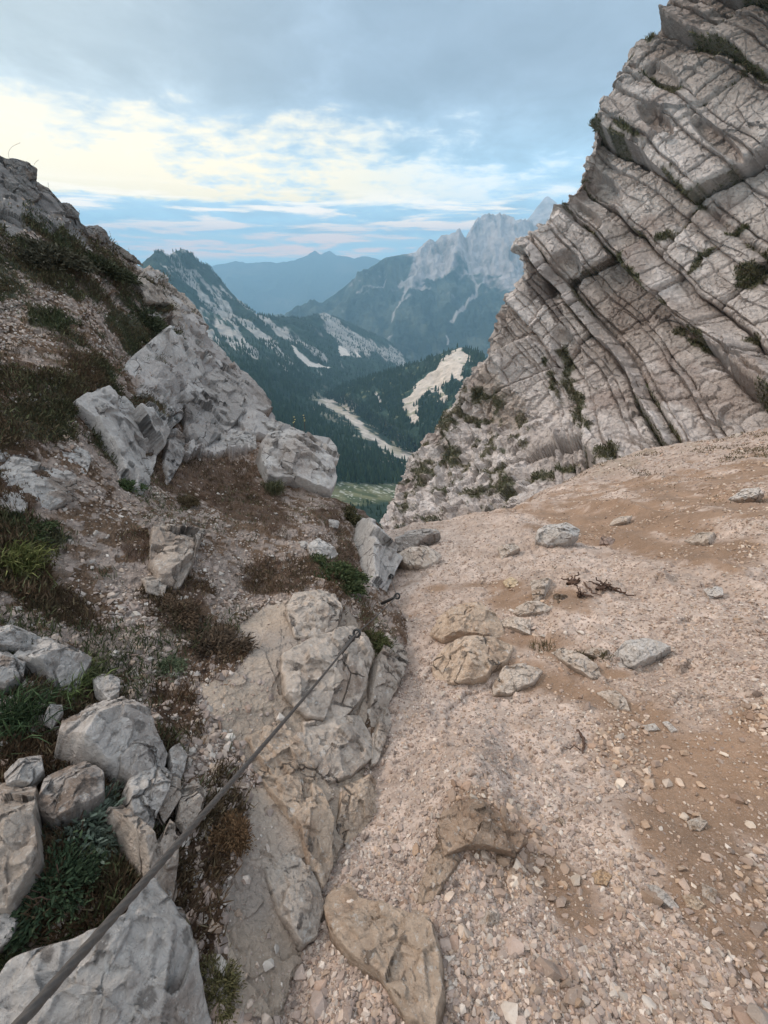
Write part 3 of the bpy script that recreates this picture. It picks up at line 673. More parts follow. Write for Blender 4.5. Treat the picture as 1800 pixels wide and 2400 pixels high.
# valley ground far below everything, reaching to the horizon
gx = np.linspace(-9000, 9000, 120); gy = np.linspace(60, 12300, 120); GX, GY = np.meshgrid(gx, gy)
gz = -60 - 600*sm(GY, 60, 1200) - .035*np.maximum(GY-1200, 0) + 60*fbm(np.stack([GX, GY, 0*GX], -1), 1500, 4, 160)
gc = lerp(FOREST*1.2, np.array([.08, .10, .05]), sm(fbm(np.stack([GX, GY, 0*GX], -1), 900, 4, 161), 0, .4))
tag(mesh_obj('ground', np.stack([GX, GY, gz-120], -1), grid_faces(120, 120), M_FAR, gc), 'dark wooded lowland under the mountains reaching the horizon', 'ground', kind='structure')

# ------------------------------------------------------------------ conifer woods in the valley
def stamp(V0, Fc0, pos, size, rot=None, up=None):
    """copies of one small mesh; pos (n,3), size (n,) or (n,3), rot (n,3,3)"""
    n = len(pos); size = np.asarray(size, float); size = size[:, None] if size.ndim == 1 else size
    V = V0[None]*size[:, None, :]
    if rot is not None: V = np.einsum('nij,nvj->nvi', rot, V)
    V = V + pos[:, None]
    Fc = Fc0[None] + (np.arange(n)*len(V0))[:, None, None]
    return V.reshape(-1, 3), Fc.reshape(-1, Fc0.shape[1])
def cone_tree(rs, tiers=3, k=6):
    V = []; Fc = []
    for i in range(tiers):
        z0 = .10+.26*i; z1 = min(1, z0+.46); r0 = .21*(1-.27*i); b = len(V)
        for j in range(k):
            a = 2*math.pi*j/k+i; rr = r0*(.75+.5*rs.rand()); V.append((rr*math.cos(a), rr*math.sin(a), z0-.04*rs.rand()))
        V.append((0, 0, z1))
        for j in range(k): Fc.append((b+j, b+(j+1) % k, b+k))
    return np.array(V), np.array(Fc)
def build_forest():
    rs = np.random.RandomState(4); Vs = []; Fs = []; Cs = []; off = 0
    def sample(P, px, py, dens, n, hmean):
        nonlocal off
        R, C = P.shape[:2]
        w_ = (dens).ravel().astype(float); w_[~np.isfinite(w_)] = 0
        # uniform-ish density in picture: cell weight by its projected size
        idx = rs.choice(R*C, n, p=w_/w_.sum())
        pos = P.reshape(-1, 3)[idx] + rs.randn(n, 3)*[2.5, 2.5, .4]
        for k in range(3):
            sel = np.arange(k, n, 3); V0, F0 = cone_tree(rs)
            h = hmean*(.55+.75*rs.rand(len(sel))); th = rs.rand(len(sel))*6.28
            rot = np.zeros((len(sel), 3, 3)); rot[:, 0, 0] = np.cos(th); rot[:, 0, 1] = -np.sin(th); rot[:, 1, 0] = np.sin(th); rot[:, 1, 1] = np.cos(th); rot[:, 2, 2] = 1
            p = pos[sel].copy(); p[:, 2] -= .08*h
            V, Fc = stamp(V0, F0, p, h, rot)
            c = (np.array([.022, .040, .025])+rs.rand(len(sel), 1)*np.array([.022, .030, .012]))
            Vs.append(V); Fs.append(Fc+off); off += len(V); Cs.append(np.repeat(c, len(V0), 0))
    area = lambda P: np.ones(P.shape[:2])
    sd_ = stream_d(VX, VY)
    n = fbm(VP, 30, 3, 171)
    bare = np.zeros(VX.shape, bool)
    for pl in [ZV([(622, 640), (665, 662), (725, 708), (800, 738), (690, 735), (650, 690)]), ZV([(810, 645), (855, 658), (870, 690), (820, 692)]), ZV([(875, 655), (908, 690), (885, 698)])]: bare |= inpoly(VX, VY, pl)
    dens = (~bare & (VX > 440) & (VX < 1220) & (VY > 800) & (VY < 1132) & (sd_ > 13)).astype(float)*(.35+sm(n, -.4, .3))*(1-.85*sm(sd_, 40, 14)*sm(n, -.1, .1))
    sample(VP, VX, VY, dens, 15000, 11.5)
    dens = ((VX > 440) & (VX < 1220) & (VY > 1180) & (VY < 1240)).astype(float)
    sample(VP, VX, VY, dens, 500, 5)
    dens = (~bare & (VX > 330) & (VX < 980) & (VY > 580) & (VY < 800)).astype(float)*sm(fbm(VP, 60, 3, 172), -.1, .3)
    sample(VP, VX, VY, dens, 2500, 10)
    jx, jy = HX+16*fbm(HP, 22, 5, 124), HY+16*fbm(HP, 22, 5, 125)
    hd = (HX > 740) & (HX < 1250) & ~inpoly(jx, jy, hp1) & (stream_d(HX, HY) > 13)
    sample(HP, HX, HY, hd.astype(float)*(.25+sm(fbm(HP, 25, 3, 173), -.35, .2)), 7000, 10.5)
    o = mesh_obj('forest', np.concatenate(Vs), np.concatenate(Fs), M_TREE, np.concatenate(Cs), smooth=False)
    tag(o, 'dark conifer wood covering the valley sides far below', 'forest', kind='stuff')
build_forest()
# ------------------------------------------------------------------ rocks: angular blocks bedded in the ground
def facing(surf, poly):
    a = np.array(poly, float); c = a.mean(0); r = max(6, .5*np.sqrt(np.prod(a.max(0)-a.min(0))))
    p = [surf(np.array(c[0]+dx*r), np.array(c[1]+dy*r)) for dx, dy in ((-1, 0), (1, 0), (0, -1), (0, 1))]
    n = np.cross(p[1]-p[0], p[3]-p[2]); n /= np.linalg.norm(n)+1e-12
    pc = surf(np.array(c[0]), np.array(c[1]))
    if n @ pc > 0: n = -n
    return n, pc
def rock(name, label, cat, poly, surf, thick, seed, base, group=None, sink=.35, cuts=10, rough=1.0, planar=True, mat=None, lift=0.0, tint2=None, stand=0.0):
    rs = np.random.RandomState(seed); a = np.array(poly, float)
    M, K = 200, 44
    seg = np.roll(a, -1, 0)-a; L = np.hypot(seg[:, 0], seg[:, 1]); cum = np.concatenate([[0], np.cumsum(L)])
    q = np.linspace(0, cum[-1], M, endpoint=False); b = np.stack([np.interp(q, cum, np.append(a[:, i], a[0, i])) for i in (0, 1)], -1)
    b = b*.6+.2*np.roll(b, 1, 0)+.2*np.roll(b, -1, 0)
    x, y = a[:, 0], a[:, 1]; x1, y1 = np.roll(x, -1), np.roll(y, -1); cr = x*y1-x1*y; A = cr.sum()/2
    c = np.array([((x+x1)*cr).sum(), ((y+y1)*cr).sum()])/(6*A)
    rad = np.hypot(*(b-c).T).mean()
    jit = fbm(np.stack([b[:, 0]/rad*3.0, b[:, 1]/rad*3.0, 0*b[:, 0]+seed], -1), 1, 4, seed)
    b = c + (b-c)*(1+.05*jit)[:, None]
    r = np.linspace(0, 1, K)**.9; pix = c + (b-c)[None]*r[:, None, None]
    n, pc = facing(surf, poly)
    if stand:       # a block that stands up from the ground: its outline lies in a plane through its foot, leaning back
        foot = surf(np.array(c[0]), np.array(a[:, 1].max()-.12*np.ptp(a[:, 1]))); rd = foot/np.linalg.norm(foot)
        n0 = n*(1-stand)-rd*stand; n0 /= np.linalg.norm(n0); surf = lambda px, py: ray(px, py)*((foot @ n0)/(ray(px, py) @ n0))[..., None]
        n, pc = facing(surf, poly); planar = False
    P = surf(pix[..., 0], pix[..., 1])
    if planar:      # bedding the block on a smooth local plane keeps it compact
        dist = ((pc+n*0) @ n)/(ray(pix[..., 0], pix[..., 1]) @ n)
        Pp = ray(pix[..., 0], pix[..., 1])*dist[..., None]
        ok = np.abs(np.linalg.norm(Pp-P, axis=-1)) < 1.5*np.linalg.norm(pc)
        P = np.where(ok[..., None] & (np.linalg.norm(Pp, axis=-1) < 1.6*np.linalg.norm(pc))[..., None], .5*P+.5*Pp, P)
    vdir = -pc/np.linalg.norm(pc); D = n*.62+vdir*.38 + np.array([0, 0, .12]); D /= np.linalg.norm(D)
    t1 = np.cross(D, [0, 0, 1.0]); t1 /= np.linalg.norm(t1); t2 = np.cross(D, t1)
    U = (P-pc) @ t1; V = (P-pc) @ t2; size = max(1e-3, .5*(np.ptp(U)+np.ptp(V))/2)
    U = U/size; V = V/size
    th = thick*size
    h = th*1.25*np.sqrt(np.clip(1-r**4.5, 0, 1))[:, None]*np.ones(M)
    for i in range(cuts):
        ang = rs.rand()*6.283; sl = (.2+1.0*rs.rand())*th
        h = np.minimum(h, th*(.62+.5*rs.rand()) + sl*(U*math.cos(ang)+V*math.sin(ang)) + .03*th*fbm(P+i*7, size*.7, 3, seed+i))
    ff, ee, ii = facet(P + D*h[..., None], size*.5, seed+1, 1.3, warp=.06); fg, eg, ig = facet(P + D*h[..., None], size*.17, seed+2, 1.2, warp=.08)
    env = np.clip(1-r**8, 0, 1)[:, None]
    h = h + size*rough*(env*.4+.6)*(.10*ff + .035*fg) + size*.016*rough*fbm(P, size*.08, 4, seed+4)
    P2 = P + D*(h + lift*size)[..., None]
    o1 = P[-1] - n*(sink*th*.8) + ((P[-1]-pc) - n*((P[-1]-pc) @ n)[:, None])*.02
    o2 = pc + (P[-1]-pc)*.6 - n*(sink*th+(.5+stand)*th)
    allP = np.concatenate([P2.reshape(-1, 3), o1, o2, (pc-n*(sink*th+(.6+1.2*stand)*th))[None]])
    i = np.arange((K+2)*M).reshape(K+2, M); j = np.roll(i, -1, 1)
    Fq = np.stack([i[:-1], j[:-1], j[1:], i[1:]], -1).reshape(-1, 4)
    last = (K+2)*M; Ft = np.stack([i[-1], j[-1], np.full(M, last)], -1)
    e1_, e2_ = P2[5, 5]-P2[4, 5], P2[4, 6]-P2[4, 5]
    if np.cross(e2_, e1_) @ D < 0: Fq = Fq[:, ::-1]; Ft = Ft[:, ::-1]
    col = np.ones((len(allP), 1))*base
    col = lerp(col, np.asarray(base)*[.72, .66, .62], .8*sm(fbm(allP, size*.8, 4, seed+5), .0, .45))
    col = lerp(col, np.asarray(base)*1.18, .7*sm(fbm(allP, size*.35, 4, seed+6), .05, .4))
    if tint2 is not None: col = lerp(col, np.array(tint2), .85*sm(fbm(allP+5, size*.7, 4, seed+7), .12, .3))
    col = lerp(col, np.array([.09, .075, .065]), .7*sm(fbm(allP+9, size*.25, 4, seed+8), .34, .46))
    org = pc - n*(sink*th*.3); 
    ob = mesh_obj(name, allP, [Fq, Ft], mat or M_ROCK, col, origin=org)
    return tag(ob, label, cat, group)
LW, LG, LB, LT = np.array([.475, .43, .395]), np.array([.31, .275, .25]), np.array([.41, .34, .285]), np.array([.43, .325, .245])
G1 = 'limestone outcrops of the left bank'; G2 = 'skyline blocks of the left bank'; G3 = 'pale foreground blocks by the shrub'; G4 = 'slabs beside the gully floor'; G5 = 'rocks lying in the scree'
bank_rocks = [
 # name, label, polygon, thickness, base, group
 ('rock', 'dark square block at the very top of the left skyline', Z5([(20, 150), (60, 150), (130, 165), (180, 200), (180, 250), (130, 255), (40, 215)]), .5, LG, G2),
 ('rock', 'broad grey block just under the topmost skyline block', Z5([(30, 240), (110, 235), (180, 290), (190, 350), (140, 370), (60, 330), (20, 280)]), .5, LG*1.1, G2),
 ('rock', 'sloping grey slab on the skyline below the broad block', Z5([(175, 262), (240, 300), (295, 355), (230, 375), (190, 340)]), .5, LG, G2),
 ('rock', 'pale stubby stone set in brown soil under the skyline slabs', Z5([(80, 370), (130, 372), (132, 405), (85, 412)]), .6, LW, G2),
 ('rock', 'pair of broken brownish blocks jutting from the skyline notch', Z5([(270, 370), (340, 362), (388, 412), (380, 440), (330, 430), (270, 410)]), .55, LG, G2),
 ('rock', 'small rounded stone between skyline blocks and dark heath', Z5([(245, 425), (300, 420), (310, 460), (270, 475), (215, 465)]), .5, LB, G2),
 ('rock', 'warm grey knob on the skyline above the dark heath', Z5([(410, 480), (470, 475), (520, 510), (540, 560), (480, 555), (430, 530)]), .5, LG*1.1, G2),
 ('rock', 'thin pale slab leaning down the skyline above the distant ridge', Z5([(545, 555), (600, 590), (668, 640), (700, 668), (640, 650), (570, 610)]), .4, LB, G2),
 ('outcrop', 'upper pale hump of the big outcrop beside the dark heath cushion', Z5([(720, 705), (790, 735), (850, 775), (920, 850), (960, 935), (965, 1000), (880, 1010), (820, 960), (790, 890), (690, 850), (600, 810), (660, 770)]), .42, LB, G1),
 ('outcrop', 'central hump of the big outcrop with black lichen blotches', Z5([(800, 1010), (890, 990), (960, 1000), (1020, 1030), (1085, 1090), (1110, 1160), (1040, 1230), (960, 1290), (900, 1330), (760, 1340), (640, 1300), (560, 1230), (680, 1110)]), .38, LW, G1),
 ('outcrop', 'grey end wall of the big outcrop falling towards the valley', Z5([(1100, 1150), (1200, 1250), (1280, 1360), (1280, 1400), (1220, 1410), (1140, 1440), (1080, 1510), (1000, 1560), (920, 1520), (900, 1420), (950, 1310), (1030, 1240)]), .5, LG*1.08, G1),
 ('outcrop', 'smooth tilted pale slab below the lichen blotches', Z5([(370, 1370), (500, 1320), (640, 1390), (740, 1370), (870, 1370), (850, 1430), (780, 1490), (730, 1610), (690, 1740), (620, 1800), (580, 1720), (570, 1640), (510, 1530), (450, 1450)]), .34, LW*.98, G1),
 ('outcrop', 'upright rock pillar standing in a rusty soil cleft', Z5([(790, 1510), (850, 1480), (885, 1520), (865, 1640), (815, 1720), (790, 1640)]), .45, LG*1.1, G1),
 ('boulder', 'great pale boulder at the end of the ledge above the valley', Z5([(1255, 1590), (1300, 1500), (1400, 1455), (1520, 1462), (1610, 1480), (1650, 1520), (1655, 1600), (1618, 1650), (1640, 1720), (1600, 1800), (1540, 1785), (1480, 1760), (1400, 1740), (1330, 1750), (1290, 1740), (1262, 1660)]), .62, LW*1.02, 'rocks of the ledge end'),
 ('rock', 'cracked block bridging the outcrop and the great pale boulder', Z5([(1130, 1440), (1190, 1398), (1250, 1420), (1235, 1460), (1160, 1480)]), .6, LW*.95, 'rocks of the ledge end'),
 ('rock', 'jagged grey block behind the flowers on the ledge', Z5([(1240, 1430), (1330, 1398), (1400, 1450), (1390, 1500), (1290, 1520), (1235, 1490)]), .6, LW*.96, 'rocks of the ledge end'),
 ('rock', 'low broken block left of the great pale boulder', Z5([(1080, 1500), (1160, 1475), (1245, 1500), (1250, 1580), (1180, 1600), (1090, 1590), (1050, 1560)]), .5, LW*.9, 'rocks of the ledge end'),
 ('outcrop', 'grey slab at the left frame edge above the layered pale rock', Z5([(-40, 1495), (60, 1505), (130, 1545), (140, 1600), (70, 1665), (-40, 1720)]), .4, LG*1.15, G1),
 ('outcrop', 'layered pale rock with crumbly top at the left frame edge', Z5([(20, 1660), (110, 1600), (190, 1570), (280, 1620), (345, 1695), (410, 1720), (370, 1795), (260, 1840), (130, 1870), (20, 1850), (-40, 1760)]), .5, LW*.97, G1),
 ('rock', 'rounded pale knob right of the grey frame edge slab', Z5([(290, 1535), (340, 1512), (400, 1560), (432, 1640), (412, 1700), (340, 1670), (300, 1610)]), .55, LW, G1),
 ('rock', 'small upright stone wedged above the layered pale rock', Z5([(125, 1450), (170, 1450), (220, 1530), (200, 1570), (140, 1530)]), .5, LB, G1),
 ('outcrop', 'smooth wedge of rock with an overhanging moss cap', Z6([(625, 275), (660, 250), (720, 260), (810, 170), (832, 185), (828, 250), (780, 385), (740, 450), (670, 450), (625, 380)]), .42, LB*.95, G1),
 ('rock', 'crumbling pale block below the smooth wedge', Z6([(580, 450), (640, 425), (690, 460), (670, 515), (600, 500)]), .5, LB, G1),
 ('rock', 'white angular stone on the rubble ledge under the boulder', Z6([(1260, 310), (1300, 280), (1350, 310), (1385, 350), (1340, 375), (1270, 360)]), .6, LW*1.1, 'stones on the rubble ledge'),
 ('rock', 'small cream stone left of the white angular stone', Z6([(1225, 290), (1260, 290), (1265, 325), (1235, 330)]), .6, LW, 'stones on the rubble ledge'),
 ('rock', 'cream stone high on the rubble ledge near the green rim', Z6([(1345, 205), (1390, 210), (1385, 240), (1350, 238)]), .6, LW, 'stones on the rubble ledge'),
 ('outcrop', 'domed smooth slab just above the first cable anchor', Z6([(1165, 580), (1200, 520), (1290, 500), (1370, 535), (1402, 595), (1375, 655), (1300, 690), (1210, 680)]), .32, LB, G4),
 ('outcrop', 'smooth cracked slab that carries the first cable anchor', Z6([(1150, 760), (1260, 700), (1380, 660), (1450, 650), (1500, 700), (1522, 760), (1500, 860), (1470, 960), (1380, 1040), (1260, 1010), (1170, 930)]), .22, LB*.97, G4),
 ('outcrop', 'pale polished rib rising above the second cable anchor', Z6([(1440, 205), (1495, 225), (1560, 260), (1592, 330), (1590, 410), (1565, 520), (1540, 600), (1505, 600), (1512, 480), (1480, 380), (1460, 300)]), .55, LW*.98, G1),
 ('outcrop', 'knobbly rib at the gully edge below the second anchor', Z6([(1580, 700), (1640, 735), (1652, 800), (1610, 900), (1565, 990), (1530, 1060), (1515, 960), (1530, 830)]), .5, LB*1.05, G1),
 ('outcrop', 'long narrow slab face dropping to the gravel floor', Z6([(1540, 1040), (1575, 960), (1600, 1040), (1560, 1140), (1540, 1210), (1515, 1220), (1520, 1120)]), .4, LB*.95, G4),
 ('outcrop', 'broad tan slab split by fine cracks under the anchor slab', Z6([(1240, 1040), (1380, 1030), (1470, 1010), (1520, 1080), (1524, 1180), (1440, 1260), (1340, 1290), (1260, 1200)]), .25, LB*.95, G4),
 ('outcrop', 'long tan slab left of the broad cracked slab', Z6([(1000, 1110), (1110, 1050), (1200, 1080), (1265, 1170), (1300, 1290), (1240, 1350), (1150, 1330), (1080, 1230)]), .3, LT*.9, G4),
 ('rock', 'small grey stone stuck in the seam between tan slabs', Z6([(1190, 1090), (1240, 1075), (1290, 1110), (1270, 1160), (1230, 1150)]), .5, LB, G4),
 ('outcrop', 'folded tan slab running down the middle of the bank', ZB([(980, 150), (1100, 140), (1200, 200), (1255, 290), (1290, 400), (1290, 560), (1250, 640), (1200, 560), (1160, 420), (1060, 290)]), .3, LT*.92, G4),
 ('outcrop', 'upright pale slab touching the gravel at the foot of the bank', ZB([(1490, 190), (1540, 168), (1588, 190), (1580, 280), (1545, 360), (1500, 320), (1475, 270)]), .4, LB*1.05, G4),
 ('outcrop', 'cracked tan block left of the upright pale slab', ZB([(1330, 240), (1430, 200), (1485, 240), (1480, 320), (1420, 400), (1360, 470), (1310, 400)]), .35, LT*.92, G4),
 ('rock', 'pointed grey slab below the upright pale slab', ZB([(1440, 360), (1500, 335), (1560, 380), (1600, 450), (1520, 480), (1400, 480)]), .3, LB, G4),
 ('outcrop', 'long grey flank with a sunken dark hole at its foot', ZB([(1020, 440), (1110, 455), (1180, 540), (1230, 620), (1255, 720), (1225, 835), (1170, 870), (1090, 760), (1040, 620)]), .38, LB*.92, G4),
 ('outcrop', 'tan yellow stained slab at the bottom edge of the picture', ZB([(1255, 720), (1290, 660), (1360, 622), (1400, 690), (1500, 720), (1600, 750), (1680, 780), (1720, 900), (1730, 1060), (1700, 1200), (1580, 1160), (1480, 1000), (1380, 940), (1290, 840)]), .26, LT*.88, G4),
 ('rock', 'white block at the left edge above the grassy step', Z6([(-60, 665), (90, 663), (152, 705), (112, 745), (-10, 742), (-60, 720)]), .55, LW, G3),
 ('rock', 'large squared white block overhanging the grassy step', Z6([(118, 720), (165, 706), (260, 728), (362, 770), (358, 805), (315, 885), (245, 882), (180, 850), (100, 810), (50, 790)]), .6, LW*.98, G3),
 ('rock', 'grey cracked block at the frame edge left of the grassy step', Z6([(-50, 770), (40, 775), (90, 820), (80, 880), (20, 905), (-50, 880)]), .5, LW*.85, G3),
 ('rock', 'small square block between the grassy step and the brown rubble', Z6([(385, 850), (430, 852), (485, 890), (482, 940), (440, 952), (395, 910)]), .6, LW*.95, G3),
 ('rock', 'little tilted stone in the dark hollow of the grassy step', Z6([(195, 990), (250, 975), (255, 1010), (215, 1050), (180, 1030)]), .6, LW*.85, G3),
 ('boulder', 'big faceted white boulder in the middle of the left foreground', Z6([(338, 1010), (365, 955), (420, 940), (485, 952), (535, 1045), (600, 1090), (640, 1140), (630, 1220), (540, 1250), (430, 1215), (330, 1170), (250, 1125), (265, 1070)]), .62, LW, G3),
 ('rock', 'brownish streaked flank joined below the faceted white boulder', ZB([(500, 30), (600, 60), (640, 130), (620, 200), (540, 230), (470, 190), (450, 110)]), .5, LG*1.2, G3),
 ('rock', 'small upright stone at the right foot of the faceted boulder', ZB([(655, 110), (690, 90), (718, 140), (705, 200), (665, 190)]), .55, LW*.95, G3),
 ('boulder', 'blurred brown grey block left of the dark split rock', ZB([(190, 205), (260, 165), (330, 160), (395, 215), (400, 290), (350, 330), (220, 380), (150, 330)]), .5, LG*1.25, G3),
 ('rock', 'pale crumbly stone at the left edge above the tall grey block', ZB([(20, 190), (90, 140), (155, 120), (170, 190), (120, 240), (30, 240)]), .55, LW*.9, G3),
 ('boulder', 'tall grey block with a white crest on the left frame edge', ZB([(-60, 230), (40, 245), (90, 270), (140, 255), (155, 400), (168, 540), (110, 640), (40, 720), (-60, 730)]), .5, LB, G3),
 ('rock', 'low rounded pale stone in the bottom left corner', ZB([(-60, 715), (30, 720), (70, 760), (60, 820), (0, 880), (-60, 880)]), .5, LW*.95, G3),
 ('boulder', 'split white rock with a dark crack left of the cable', ZB([(490, 250), (560, 170), (615, 185), (655, 215), (635, 300), (600, 360), (580, 460), (540, 400), (500, 330)]), .5, LW, G3),
 ('boulder', 'long grey rock lying under the cable beside the split white rock', ZB([(430, 340), (480, 330), (530, 420), (590, 540), (640, 400), (665, 500), (685, 650), (640, 680), (570, 590), (500, 440)]), .4, LB*1.05, G3),
 ('rock', 'narrow tan stone right of the split white rock', ZB([(620, 270), (655, 215), (692, 230), (690, 300), (640, 375), (612, 340)]), .5, LB, G3),
 ('rock', 'grey slab stone crossed by the cable near the brown moss', ZB([(695, 265), (745, 232), (785, 290), (770, 360), (720, 410), (692, 370)]), .45, LB*1.05, G3),
 ('outcrop', 'broad pale slab filling the bottom left under the cable', ZB([(-20, 1090), (80, 935), (250, 870), (400, 820), (500, 760), (530, 660), (590, 640), (650, 720), (722, 810), (750, 960), (790, 1100), (830, 1240), (400, 1300), (-40, 1300)]), .3, LW*.93, G3),
 ('rock', 'olive stained stone below the brown moss streak', ZB([(640, 700), (700, 720), (725, 800), (690, 820), (650, 770)]), .4, LG, G3),
]
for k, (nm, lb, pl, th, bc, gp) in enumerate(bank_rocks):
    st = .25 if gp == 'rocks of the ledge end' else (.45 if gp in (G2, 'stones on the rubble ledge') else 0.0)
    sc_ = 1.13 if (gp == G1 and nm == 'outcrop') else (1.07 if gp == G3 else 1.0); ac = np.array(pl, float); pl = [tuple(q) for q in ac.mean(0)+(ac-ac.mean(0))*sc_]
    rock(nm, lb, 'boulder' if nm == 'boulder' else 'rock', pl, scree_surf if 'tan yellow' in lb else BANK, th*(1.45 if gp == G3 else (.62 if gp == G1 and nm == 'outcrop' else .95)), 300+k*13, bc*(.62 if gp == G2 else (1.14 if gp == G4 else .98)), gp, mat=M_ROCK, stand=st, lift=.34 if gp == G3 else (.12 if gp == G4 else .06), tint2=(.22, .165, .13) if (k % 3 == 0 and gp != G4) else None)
scree_rocks = [
 ('boulder', 'rounded grey boulder with dark bands at the back of the scree', Z3([(718, 185), (755, 150), (825, 132), (880, 152), (872, 190), (825, 224), (760, 232), (718, 212)]), .75, LW*.95),
 ('boulder', 'shadowed grey boulder where the gully drops away', Z3([(145, 212), (190, 172), (290, 165), (305, 188), (242, 222), (190, 255), (150, 245)]), .6, LG*1.1),
 ('boulder', 'flat pale slab boulder at the mouth of the gully', Z3([(100, 282), (180, 262), (260, 248), (308, 262), (292, 290), (252, 325), (200, 326), (150, 300)]), .45, LB*1.1),
 ('rock', 'low pale stone between the slab and the banded boulder', Z3([(555, 242), (620, 222), (642, 242), (570, 282)]), .4, LB*1.1),
 ('rock', 'cream wedge of rock upslope of the banded boulder', Z3([(1030, 122), (1100, 104), (1082, 132), (1010, 148)]), .5, LB*1.15),
 ('rock', 'long grey rock high on the right side of the scree', Z3([(1500, 32), (1560, 2), (1620, 0), (1640, 20), (1560, 42)]), .4, LW),
 ('rock', 'flat rock with grass at the right, below the long grey rock', Z3([(1320, 205), (1380, 182), (1440, 184), (1420, 222), (1350, 222)]), .3, LB),
 ('rock', 'squared white stone near the right edge of the scree', Z3([(1395, 405), (1470, 398), (1475, 430), (1420, 438)]), .4, LW*1.05),
 ('rock', 'thin ledge of rock with a dark underside mid scree', Z3([(615, 492), (660, 470), (720, 462), (775, 482), (720, 506), (640, 512)]), .4, LB*1.1),
 ('rock', 'pale slab stone standing behind the thin dark ledge', Z3([(690, 385), (740, 365), (770, 380), (740, 440), (700, 460)]), .3, LB*1.05),
 ('boulder', 'humped tan boulder with an undercut left end', Z3([(292, 575), (340, 520), (400, 492), (480, 492), (540, 530), (572, 590), (540, 615), (430, 600), (340, 604)]), .5, LT*1.0),
 ('rock', 'cream flat topped rock right of the humped tan boulder', Z3([(545, 538), (600, 522), (682, 535), (684, 592), (640, 580), (590, 560)]), .4, LB*1.15),
 ('boulder', 'wide pale boulder with a black hollow at its left foot', Z3([(298, 700), (350, 660), (430, 632), (520, 620), (590, 640), (570, 700), (520, 740), (500, 775), (400, 792), (330, 790), (300, 740)]), .45, LT*1.05),
 ('boulder', 'scratched pale rock below the wide hollowed boulder', Z3([(540, 800), (580, 740), (650, 718), (722, 740), (690, 790), (600, 832), (545, 832)]), .4, LB*1.1),
 ('boulder', 'long pale rib poking through the earth mid slope', Z3([(785, 665), (830, 652), (900, 685), (950, 715), (972, 770), (930, 770), (850, 720)]), .35, LB*1.1),
 ('rock', 'small grey rock with grass along its lower edge', Z3([(895, 660), (950, 648), (1010, 662), (960, 686)]), .5, LB),
 ('boulder', 'peaked pale rock on the earthy slope to the right', Z3([(1015, 690), (1080, 638), (1160, 625), (1245, 655), (1200, 685), (1110, 722), (1020, 716)]), .45, LW*.95),
 ('rock', 'buried pale rock below the long rib', Z3([(960, 835), (1030, 815), (1080, 870), (1090, 900), (1040, 895)]), .3, LB*1.1),
 ('rock', 'white oblong stone on the brown earth to the right', Z3([(1228, 950), (1250, 945), (1285, 980), (1262, 988)]), .6, LW*1.1),
 ('rock', 'flat pale stone left of the white oblong stone', Z3([(1148, 962), (1195, 958), (1215, 980), (1160, 985)]), .5, LW),
 ('rock', 'small bright white stone in the gravel below the pale ribs', Z3([(775, 1015), (800, 1005), (815, 1035), (785, 1045)]), .7, LW*1.15),
 ('rock', 'reddish grey block half sunk at the gully lip', Z3([(980, 190), (1030, 200), (1020, 225), (970, 220)]), .5, np.array([.27, .20, .17])),
 ('rock', 'yellowish stone in the gravel above the humped boulder', Z3([(575, 375), (610, 357), (635, 375), (620, 400), (590, 400)]), .5, np.array([.52, .40, .27])),
 ('boulder', 'soil dusted mound of rock rising from the near gravel', ZR([(325, 430), (345, 370), (420, 328), (490, 332), (560, 390), (650, 470), (600, 520), (500, 500), (430, 500), (350, 530)]), .36, np.array([.33, .235, .17])),
 ('boulder', 'tan ledge running down from the soil dusted mound', ZR([(250, 650), (300, 520), (360, 500), (390, 560), (340, 640), (290, 710), (240, 720)]), .3, np.array([.34, .25, .185])),
 ('rock', 'grey jagged stone near the bottom of the gravel', ZR([(475, 790), (510, 760), (555, 775), (550, 815), (490, 820)]), .5, LB),
 ('rock', 'long bluish white stone on the lower gravel', ZR([(1165, 650), (1200, 655), (1250, 700), (1292, 745), (1262, 750), (1200, 710)]), .5, LW*1.08),
 ('rock', 'orange tinted stone left of the long bluish white one', ZR([(938, 605), (985, 592), (1020, 620), (1000, 660), (950, 650)]), .45, np.array([.48, .33, .21])),
 ('rock', 'cream block right of the long bluish white stone', ZR([(1310, 700), (1350, 695), (1398, 735), (1370, 755), (1330, 745)]), .5, np.array([.50, .38, .28])),
 ('rock', 'grey flat stone lying on the brown earth at the right', ZR([(1330, 395), (1370, 380), (1410, 400), (1380, 432), (1340, 425)]), .4, LB*1.05),
 ('rock', 'pink brown plate of stone near the lower right corner', ZR([(1380, 920), (1440, 880), (1490, 930), (1470, 985), (1410, 975)]), .4, np.array([.42, .32, .26])),
 ('rock', 'slanting grey plate below the long bluish white stone', ZR([(1390, 650), (1450, 680), (1440, 730), (1390, 700)]), .4, LB*.95),
 ('rock', 'white pebble shaped rock at the bottom edge of the gravel', ZR([(500, 1190), (530, 1172), (560, 1200), (550, 1240), (505, 1240)]), .6, LW*1.1),
 ('rock', 'small triangular tan stone in the near gravel', ZR([(790, 390), (812, 370), (828, 400), (808, 425)]), .6, LT),
]
for k, (nm, lb, pl, th, bc) in enumerate(scree_rocks):
    ac = np.array(pl, float); pl = [tuple(q) for q in ac.mean(0)+(ac-ac.mean(0))*(1.14 if nm == 'boulder' else 1.06)]
    rock(nm, lb, 'boulder' if nm == 'boulder' else 'rock', pl, scree_surf, th*1.35, 900+k*13, bc*1.08, G5, mat=M_ROCK, lift=.2, stand=.0 if th < .35 else (.55 if nm == 'boulder' and th > .55 else .38), tint2=(.30, .215, .155) if k % 2 else None)

